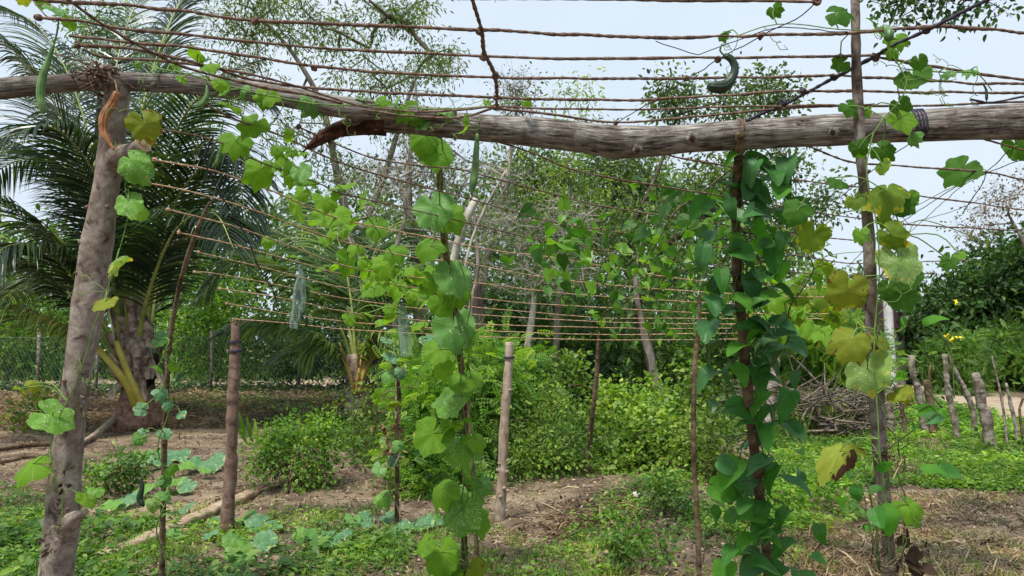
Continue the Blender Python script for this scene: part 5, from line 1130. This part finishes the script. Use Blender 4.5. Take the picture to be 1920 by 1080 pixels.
gourd('thin drooping green gourd beneath the thin log by the large light leaf',[(414,250,2.35),(414,280,2.35),(408,302,2.35),(398,315,2.35)],.0075,stalk=[(420,225,2.3)])
gourd('young gourd draped over the top rope right of the tall pole',[(1660,50,1.68),(1667,62,1.66),(1664,78,1.66)],.010,stalk=[(1645,55,1.7)])
gourd('small dark curved gourd by the thin pole in the left foreground',[(265,895,4.3),(266,915,4.3),(262,935,4.3),(270,950,4.3)],.017,'gourd_dark',stalk=[(268,880,4.3)])
gourd('tiny grey gourd hanging under the ropes near the right edge',[(1841,155,1.85),(1849,168,1.85),(1850,190,1.85)],.0035,'gourd_dark')

# dark twines and tendrils against the sky
def twine(label,pts,r=.0014,mat='twine',grp='loose strings on the trellis',cat='string'):
    mb=MB(); s=smooth_path([R(*p) for p in pts],.02); s+=rng.normal(size=s.shape)*.0008; tube(mb,s,r,5); o=mb.build('string',M[mat]); tag(o,label,cat,grp)
twine('thin string from the knot at the top edge down past the curled dark gourd',[(1530,5),(1490,38),(1450,55),(1420,72),(1350,108),(1320,130),(1287,148),(1240,180),(1156,230)])
twine('slack string sagging left of the small leaf at the top right',[(1230,78),(1280,94),(1310,102),(1350,88),(1400,70),(1452,52),(1520,55),(1590,60)],.0012)
twine('string slanting from the right edge down through the leaves to the right pole',[(1940,290),(1850,325),(1790,352),(1700,410),(1640,450),(1590,500)],.0016)
twine('string slanting from below the log down left through the yellow-green vine',[(1720,260),(1660,300),(1600,350),(1540,400),(1500,450),(1450,520)],.0016)
twine('thin string hanging from the log to the beans left of the bean pole',[(1335,285),(1300,330),(1270,360),(1230,400)],.0014)
twine('pair of slanting strings crossing the sky right of the right pole',[(1860,360),(1790,395),(1700,420),(1640,440)],.0012)

for _mb,_mt,_rt in list(VM.values()): _mb.build('stem',M[_mt],_rt)

# ------------------------------------------------------------------ plastic bags
def bag(label,pts,w):
    s=smooth_path([np.append(P(a,b,d),r) for a,b,d,r in pts],.012); mb=MB(); ph=rng.random(4)*6
    tube(mb,s[:,:3],s[:,3],34,cap=False,mod=lambda i,t:1+.26*np.sin(2*t+ph[0]+i*.05)+.16*np.sin(5*t-i*.04+ph[1])+.07*np.sin(9*t+i*.06+ph[2])); o=mb.build('plastic_bag',M['plastic'],smooth=True); tag(o,label,'plastic bag','plastic bags tied on the net')
    mb=MB(); c=s[0,:3]; ring(mb,c+np.array((0,0,.0)),(0,0,1),.010,.003,3); mb.build('tie',M['wire'],o)
bag('clear plastic bag holding dark leaves, hanging on the ropes left of centre',[(563,500,4.0,.010),(564,515,4.0,.016),(562,545,4.0,.036),(558,580,4.0,.035),(552,605,4.0,.03),(550,616,4.0,.022)],1)
bag('milky plastic bag hanging on the ropes beside the centre vine',[(755,572,4.6,.014),(756,590,4.6,.030),(757,625,4.6,.034),(760,650,4.6,.038),(762,668,4.6,.040)],1)
root=bpy.data.objects['plastic_bag']; mb=MB()
for k in range(12): p=P(560+rng.normal()*5,rng.uniform(530,598),4.0+rng.normal()*.008); scatter(mb,'lance',p[None],np.array([[.1,0,-1.]]),rdir(1),.07,np.array([rng.random()*.5]))
mb.build('leaves_inside',M['leaf_dark'],root,smooth=False)
root2=[o for o in bpy.data.objects if o.name.startswith('plastic_bag')][1]; mb=MB()
# thin plumb string of the left bag
twine('thin string hanging beside the left plastic bag',[(545,430),(542,480),(538,540),(535,590)],.0014,'vine_dry')

# ------------------------------------------------------------------ on the ground
def plankf(mb):
    a=G(190,1062); b=G(478,925); s=np.linspace(0,1,30)[:,None]; c=a+(b-a)*s; T=nrm(b-a); W=np.array((-T[1],T[0],0))
    V=[]
    for i,p in enumerate(c):
        w=.062*(1+.10*math.sin(i*.9)+.06*math.sin(i*2.3)); h=.045+.004*math.sin(i)
        z=max(gh(p[0],p[1]),p[2]); 
        for (u,v) in ((-1,0),(1,0),(1,1),(.6,1.12),(-.6,1.12),(-1,1)): V.append(p*np.array((1,1,0))+W*w*u+np.array((0,0,z-.005+h*v)))
    i=np.arange(29)[:,None]*6; j=np.arange(6)[None,:]; jn=(j+1)%6
    mb.add(V,[(4,np.stack([i+j,i+jn,i+6+jn,i+6+j],-1).reshape(-1,4)),(4,[(0,1,2,5),(174,175,176,179)])])
simple('wooden_plank','long weathered plank lying on the ground behind the short dark post','plank',M['plank'],plankf)
def stalkf(mb):
    tube(mb,smooth_path([G(-60,862)+[0,0,.03],G(60,846)+[0,0,.05],G(150,838)+[0,0,.04]],.1),.03,9,mod=lambda i,t:1+.2*np.sin(2*t+i*.2))
    tube(mb,smooth_path([G(0,875)+[0,0,.02],G(60,868)+[0,0,.04],G(100,872)+[0,0,.02]],.1),.022,8)
simple('fallen_stalk','dry brown palm stalks lying on the ground at the left edge','palm stalk',M['stick'],stalkf)
def st2(mb):
    s=smooth_path([G(150,836)+[0,0,.05],G(180,822)+[0,0,.08],G(222,800)+[0,0,.22]],.06); tube(mb,s,np.linspace(.03,.07,len(s)),9)
simple('fallen_stalk','pale cut stalk end leaning on the foot of the big palm','palm stalk',M['post_pale'],st2)
def stones(lst,grp=None):
    for (x,y,r,lb) in lst:
        c=G(x,y)+np.array((0,0,r*.4)); mb=MB(); n1,n2=9,14; V=[]
        ph=rng.random(4)*6
        for i in range(n1):
            a=math.pi*(i+.02)/(n1-.96)
            for j in range(n2):
                b=2*math.pi*j/n2; q=r*(1+.12*math.sin(2*b+ph[0])+.08*math.sin(3*a+b+ph[1])); V.append(c+q*np.array((math.sin(a)*math.cos(b)*1.1,math.sin(a)*math.sin(b),math.cos(a)*.8)))
        i=np.arange(n1-1)[:,None]*n2; j=np.arange(n2)[None,:]; jn=(j+1)%n2; mb.add(V,[(4,np.stack([i+j,i+jn,i+n2+jn,i+n2+j],-1).reshape(-1,4))])
        o=mb.build('pebble',M['stone']); tag(o,lb,'pebble','pebbles on the ground')
stones([(538,1045,.022,'small pale round pebble in the grass at the bottom, left of centre'),(1192,938,.05,'weathered pale lump on the dead vine heap right of centre'),(1690,1010,.018,'tiny pale pebble at the foot of the right pole')])
def dead(mb):
    for k in range(330):
        u=rng.random(); c=G(1030+190*u+rng.normal()*22,985-40*u+rng.normal()*14); v=rng.normal(size=3)*np.array((.16,.12,.05)); p=c+[0,0,rng.uniform(0,.07)]; q=p+v; q[2]=max(q[2],gh(q[0],q[1])+.005)
        tube(mb,smooth_path([p,(p+q)/2+[0,0,.03*rng.random()],q],.05),rng.uniform(.0015,.004),4,rnd=rng.random())
    n=240; u=rng.random(n); pos=np.array([G(1030+190*a+rng.normal()*30,990-40*a+rng.normal()*16,rng.uniform(0,.07)) for a in u]); scatter(mb,'oval',pos,rdir(n),rdir(n,.7),rng.uniform(.03,.08,n),rng.random(n))
simple('dead_vine_heap','low heap of dead vines and leaves on the bare soil in the centre foreground','dead vines',M['litter'],dead)
mb=MB()
for k in range(9): 
    p=P(1712+rng.normal()*16,1045+rng.normal()*14,1.9); scatter(mb,gleaf_mesh(k,'gourd',.6) and 'heart',p[None],rdir(1,-.3),rdir(1),.045,np.array([rng.random()*.3]))
c=P(1690,1040,1.88)
for k in range(60): p=P(1668+rng.normal()*16,rng.choice([845,860,1010,1060])+rng.normal()*12,1.86); tube(mb,[p,p+rng.normal(size=3)*.02,p+rng.normal(size=3)*.03],.0012,4,rnd=rng.random())
o=mb.build('dead_leaves',M['litter'],None,smooth=False); tag(o,'shrivelled dead leaves caught on the foot of the tall right pole','dead leaves')
# straw skirt and strap-leaved plant at the willowy bush
def skirt(mb):
    n=260; a=rng.random(n)*6.28; c=P(560,930,7.4); c[2]=.02; p=c+np.stack([np.cos(a)*.32*rng.random(n),np.sin(a)*.25*rng.random(n),.42*rng.random(n)],-1); d=np.stack([np.cos(a),np.sin(a),-.9+0*a],-1)+rng.normal(size=(n,3))*.3
    scatter(mb,(SH['blade'][0]*np.array((1,.4,1)),SH['blade'][1]),p,d,rdir(n,.4),rng.uniform(.15,.36,n),rng.random(n)*.5)
simple('straw_tuft','tuft of dry straw under the leafy upright shrub','dry grass',M['drygrass'],skirt)
def strap(mb):
    for (a,b,l) in [((455,800),(448,770),0),((470,815),(462,778),0),((480,820),(478,785),0),((492,830),(500,790),0),((460,815),(440,795),0),((500,835),(520,800),0)]:
        p=P(a[0]+5,a[1]+20,7.6); q=P(b[0],b[1],7.5); mth=(p+q)/2+[0,-.03,.03]; s=smooth_path([p,mth,q],.03); n=len(s); w=.022*np.sin(np.linspace(.25,math.pi,n))[:,None]*np.array((1,.2,0)); V=np.empty((2*n,3)); V[0::2]=s-w; V[1::2]=s+w; k=np.arange(n-1)*2; mb.add(V,[(4,np.stack([k,k+1,k+3,k+2],-1))],rng.random())
simple('strap_leaved_plant','small plant with strap-shaped upright leaves just right of the short dark post','plant',M['leaf_bright'],strap)

# ------------------------------------------------------------------ ground cover
def inpoly(x,y,poly):
    poly=np.array(poly,float); ins=np.zeros(len(x),bool); j=len(poly)-1
    for i in range(len(poly)):
        xi,yi=poly[i]; xj,yj=poly[j]
        c=((yi>y)!=(yj>y))&(x<(xj-xi)*(y-yi)/(yj-yi+1e-9)+xi); ins^=c; j=i
    return ins
def gpts(poly,n,patch=0.0,seed=1,pw=1.0):
    """ground points inside an area, denser where a slow noise is high"""
    poly3=[G(a,b)[:2] for a,b in poly]; pa=np.array(poly3); lo,hi=pa.min(0),pa.max(0); out=[]; need=n; rg=np.random.default_rng(seed)
    tries=0
    while need>0 and tries<60:
        m=need*6+200; x=rg.uniform(lo[0],hi[0],m); y0,y1=lo[1],hi[1]; 
        y=(y0**(-pw)+rg.random(m)*(y1**(-pw)-y0**(-pw)))**(-1/pw) if pw>0 else rg.uniform(y0,y1,m)
        ok=inpoly(x,y,poly3)
        nzv=np.sin(x*2.1+seed)*np.cos(y*1.7-seed)+.7*np.sin(x*4.7-y*3.1+seed*2)+.5*np.sin(x*9.3+y*8.1)
        ok&=(nzv>patch*1.2-1.2+rg.normal(size=m)*.35) if patch>0 else True
        p=np.stack([x,y,gh(x,y)],-1)[ok][:need]; out.append(p); need-=len(p); tries+=1
    return np.concatenate(out)
def weeds(mb,pts,kind,size,nl,hgt,sp,up=.9):
    n=len(pts); c=np.repeat(pts,nl,0); m=len(c); a=rng.random(m)*6.28; s=np.repeat(rng.uniform(.6,1.4,n),nl)
    rad=sp*s*np.sqrt(rng.random(m)); z=hgt*s*rng.uniform(.15,1,m)*(1-.4*rad/(sp*1.4))
    pos=c+np.stack([np.cos(a)*rad,np.sin(a)*rad,z],-1); d=np.stack([np.cos(a),np.sin(a),.35*rng.normal(size=m)],-1)
    nr=rdir(m)*.45; nr[:,2]+=up; cl=np.repeat(rng.random(n),nl)
    scatter(mb,kind,pos,d,nr,size*s*rng.uniform(.7,1.2,m),np.clip(.5*rng.random(m)+.5*cl,0,1))
def blades(mb,pts,size,per,sp=.03,lean=.45):
    n=len(pts); c=np.repeat(pts,per,0); m=len(c); c=c+rng.normal(size=(m,3))*np.array((sp,sp,0)); d=rng.normal(size=(m,3))*lean; d[:,2]=1; scatter(mb,'blade',c,d,rdir(m),size*rng.uniform(.5,1.3,m),rng.random(m))
RG=dict(front=[(-300,960),(560,990),(760,1010),(700,1180),(-300,1180)],
 frontall=[(-300,905),(700,960),(1150,1000),(1560,960),(1560,1180),(-300,1180)],
 green_r=[(1440,800),(1560,752),(1700,800),(1930,850),(2200,870),(2200,925),(1930,922),(1700,905),(1560,925),(1440,905)],
 mid_r=[(1180,900),(1560,880),(1620,960),(1560,1000),(1250,1010),(1100,1100),(1000,1100),(1080,980)],
 all_=[(-300,770),(2200,770),(2300,1180),(-400,1180)],
 dryl=[(-300,738),(700,738),(720,800),(-300,812)],
 soil_r=[(1560,930),(2100,930),(2200,1180),(1500,1180),(1480,1000)],
 grassr=[(1480,745),(1620,752),(1640,800),(1480,830)],
 backg=[(300,752),(1500,750),(1500,800),(1180,860),(900,900),(700,880),(560,790),(300,770)],
 farr=[(1560,735),(1720,752),(1800,770),(1900,790),(2000,815),(2100,860),(2000,870),(1900,842),(1600,775)],
 farr2=[(1850,715),(2300,715),(2300,760),(1980,745),(1900,730)])
mb=MB(); weeds(mb,gpts(RG['front'],360,1.0,3),'oval',.036,18,.09,.11); weeds(mb,gpts(RG['front'],110,.7,9),'heart',.06,12,.13,.14); weeds(mb,gpts(RG['front'],220,.5,31),'lance',.07,9,.07,.16)
weeds(mb,gpts([(-300,920),(110,960),(120,1180),(-300,1180)],180,.4,4),'oval',.055,18,.22,.13)
tag(mb.build('weeds',M['leaf_mid'],smooth=False),'dark leafy weeds covering the ground in the left foreground','weeds',kind='stuff')
mb=MB(); weeds(mb,gpts(RG['front'],340,1.0,33),'oval',.034,14,.08,.09); weeds(mb,gpts(RG['front'],200,.6,34),'pinn',.09,7,.07,.12); tag(mb.build('light_weeds',M['leaf_bright'],smooth=False),'light green weeds among the dark ones in the left foreground','weeds',kind='stuff')
mb=MB(); weeds(mb,gpts(RG['green_r'],3000,.25,5,.6),'oval',.055,12,.09,.11); tag(mb.build('ground_cover',M['leaf_bright'],smooth=False),'bright green ground cover on the right below the stake fence','ground cover',kind='stuff')
mb=MB(); weeds(mb,gpts(RG['mid_r'],600,.6,6),'oval',.04,14,.10,.09); weeds(mb,gpts(RG['frontall'],450,.8,8),'oval',.034,12,.07,.075); tag(mb.build('low_weeds',M['leaf_bright'],smooth=False),'low green weeds on the soil in the centre foreground','weeds',kind='stuff')
mb=MB(); blades(mb,gpts(RG['frontall'],1700,.7,11),.09,7,.03); blades(mb,gpts(RG['green_r'],900,0,12,.6),.14,6,.05); blades(mb,gpts(RG['soil_r'],700,.8,14),.06,6,.03); tag(mb.build('grass',M['grass'],smooth=False),'thin green grass scattered over the soil','grass',kind='stuff')
mb=MB(); blades(mb,gpts(RG['grassr'],1100,0,15,0),.5,14,.10,.35); tag(mb.build('tall_grass',M['grass'],smooth=False),'tall yellowish grass in front of the brushwood pile','grass',kind='stuff')
mb=MB(); blades(mb,gpts(RG['dryl'],4200,.6,16,0),.15,9,.12,1.2); weeds(mb,gpts(RG['dryl'],3000,.3,17,0),'narrow',.13,10,.2,.06); blades(mb,gpts(RG['soil_r'],1500,.3,18),.11,5,.05,2.5); tag(mb.build('dry_grass',M['drygrass'],smooth=False),'dry trampled grass on the left field and the right soil','dry grass',kind='stuff')
mb=MB(); weeds(mb,gpts([(-300,729),(1450,729),(1450,746),(-300,746)],1300,0,41,0),'oval',.13,14,.25,.32); tag(mb.build('shading_weeds',M['leaf_dark'],smooth=False),'dark weeds added to shade the bright ground under the undergrowth behind the wire fence','weeds',kind='stuff')  # weed strip added to darken the lit far ground showing beneath the fence
mb=MB(); weeds(mb,gpts(RG['backg'],3400,0,19,.3),'oval',.08,12,.16,.22); tag(mb.build('back_weeds',M['leaf_mid'],smooth=False),'weeds in front of the undergrowth behind the posts','weeds',kind='stuff')
mb=MB(); weeds(mb,gpts(RG['farr'],1300,0,21,0),'oval',.09,12,.2,.10);weeds(mb,gpts(RG['farr2'],500,0,22,0),'oval',.10,12,.2,.10); tag(mb.build('roadside_weeds',M['leaf_bright'],smooth=False),'green weeds on both sides of the dirt road','weeds',kind='stuff')
mb=MB(); p=gpts(RG['all_'],20000,0,23); p[:,2]+=.006; n=len(p); scatter(mb,'oval',p,rdir(n,0,.25),rdir(n)*.5+np.array((0,0,.8)),rng.uniform(.015,.055,n),rng.random(n))
p=gpts(RG['all_'],9000,.2,24); p[:,2]+=.008; n=len(p); scatter(mb,'blade',p,rdir(n,.1,.12),rdir(n)*.5+np.array((0,0,.8)),rng.uniform(.06,.2,n),rng.random(n))
p=gpts(RG['soil_r'],9000,.1,25); p[:,2]+=.006; n=len(p); scatter(mb,'blade',p,rdir(n,.1,.15),rdir(n)*.5+np.array((0,0,.8)),rng.uniform(.04,.14,n),rng.random(n))
tag(mb.build('leaf_litter',M['litter'],smooth=False),'fallen leaves and dry bits strewn over the bare soil','leaf litter',kind='stuff')
mb=MB(); p=gpts(RG['all_'],14000,0,26); n=len(p); p[:,2]+=.002; s=rng.uniform(.006,.022,n)
V0=np.array([(1,0,0),(0,1,0),(-1,0,0),(0,-1,0),(0,0,.9),(0,0,-.5)],float); s*=.8; scatter(mb,(V0,[(3,[(0,1,4),(1,2,4),(2,3,4),(3,0,4)])]),p,rdir(n,0,.3),rdir(n,2),s,rng.random(n))
tag(mb.build('soil_crumbs',M['road'],smooth=False),'loose clods and grit on the soil','clods',kind='stuff')
# tiny white flowers
for k,(x,y,d) in enumerate([(1028,580,10),(1015,610,10),(1180,640,12)]): pass

# ------------------------------------------------------------------ light and camera
W=bpy.data.worlds.new('World'); scene.world=W; W.use_nodes=True; nt=W.node_tree; nt.nodes.clear()
out=nt.nodes.new('ShaderNodeOutputWorld'); bg_=nt.nodes.new('ShaderNodeBackground'); sk=nt.nodes.new('ShaderNodeTexSky'); sk.sky_type='NISHITA'; sk.sun_disc=False
EL,AZ=math.radians(62),math.radians(215)     # high sun veiled by cloud, behind the left shoulder
sk.sun_elevation=EL; sk.sun_rotation=AZ; sk.air_density=1.2; sk.dust_density=3.5; sk.ozone_density=1.2
tcn=nt.nodes.new('ShaderNodeTexCoord'); nzn=N(nt,'ShaderNodeTexNoise',i_Scale=2.2,i_Detail=5,i_Roughness=.55); nt.links.new(tcn.outputs['Generated'],nzn.inputs['Vector'])
veil=ramp(nt,nzn.outputs['Fac'],[(.3,(6.9,8.2,9.6)),(.7,(8.5,9.5,10.4))])
skm=mix(nt,.88,sk.outputs[0],veil); nt.links.new(skm,bg_.inputs['Color']); bg_.inputs['Strength'].default_value=.08; nt.links.new(bg_.outputs[0],out.inputs['Surface'])
sun=bpy.data.lights.new('sun','SUN'); sun.energy=4.2; sun.angle=math.radians(10); sun.color=(1,.95,.86); so=bpy.data.objects.new('sun',sun); COL.objects.link(so)
sd=np.array((math.sin(AZ)*math.cos(EL),math.cos(AZ)*math.cos(EL),math.sin(EL))); so.rotation_euler=Vector((-sd).tolist()).to_track_quat('-Z','Y').to_euler()
cam=bpy.data.cameras.new('camera'); cam.sensor_width=36; cam.lens=F/1920*36; cam.clip_end=2000; cam.clip_start=.05
co=bpy.data.objects.new('camera',cam); COL.objects.link(co); co.location=(0,0,CH); co.rotation_euler=(math.pi/2+PITCH,0,0); scene.camera=co
scene.view_settings.view_transform='Standard'; scene.view_settings.look='None'; scene.view_settings.exposure=.42; scene.view_settings.gamma=1
scene.render.resolution_x=1024; scene.render.resolution_y=576
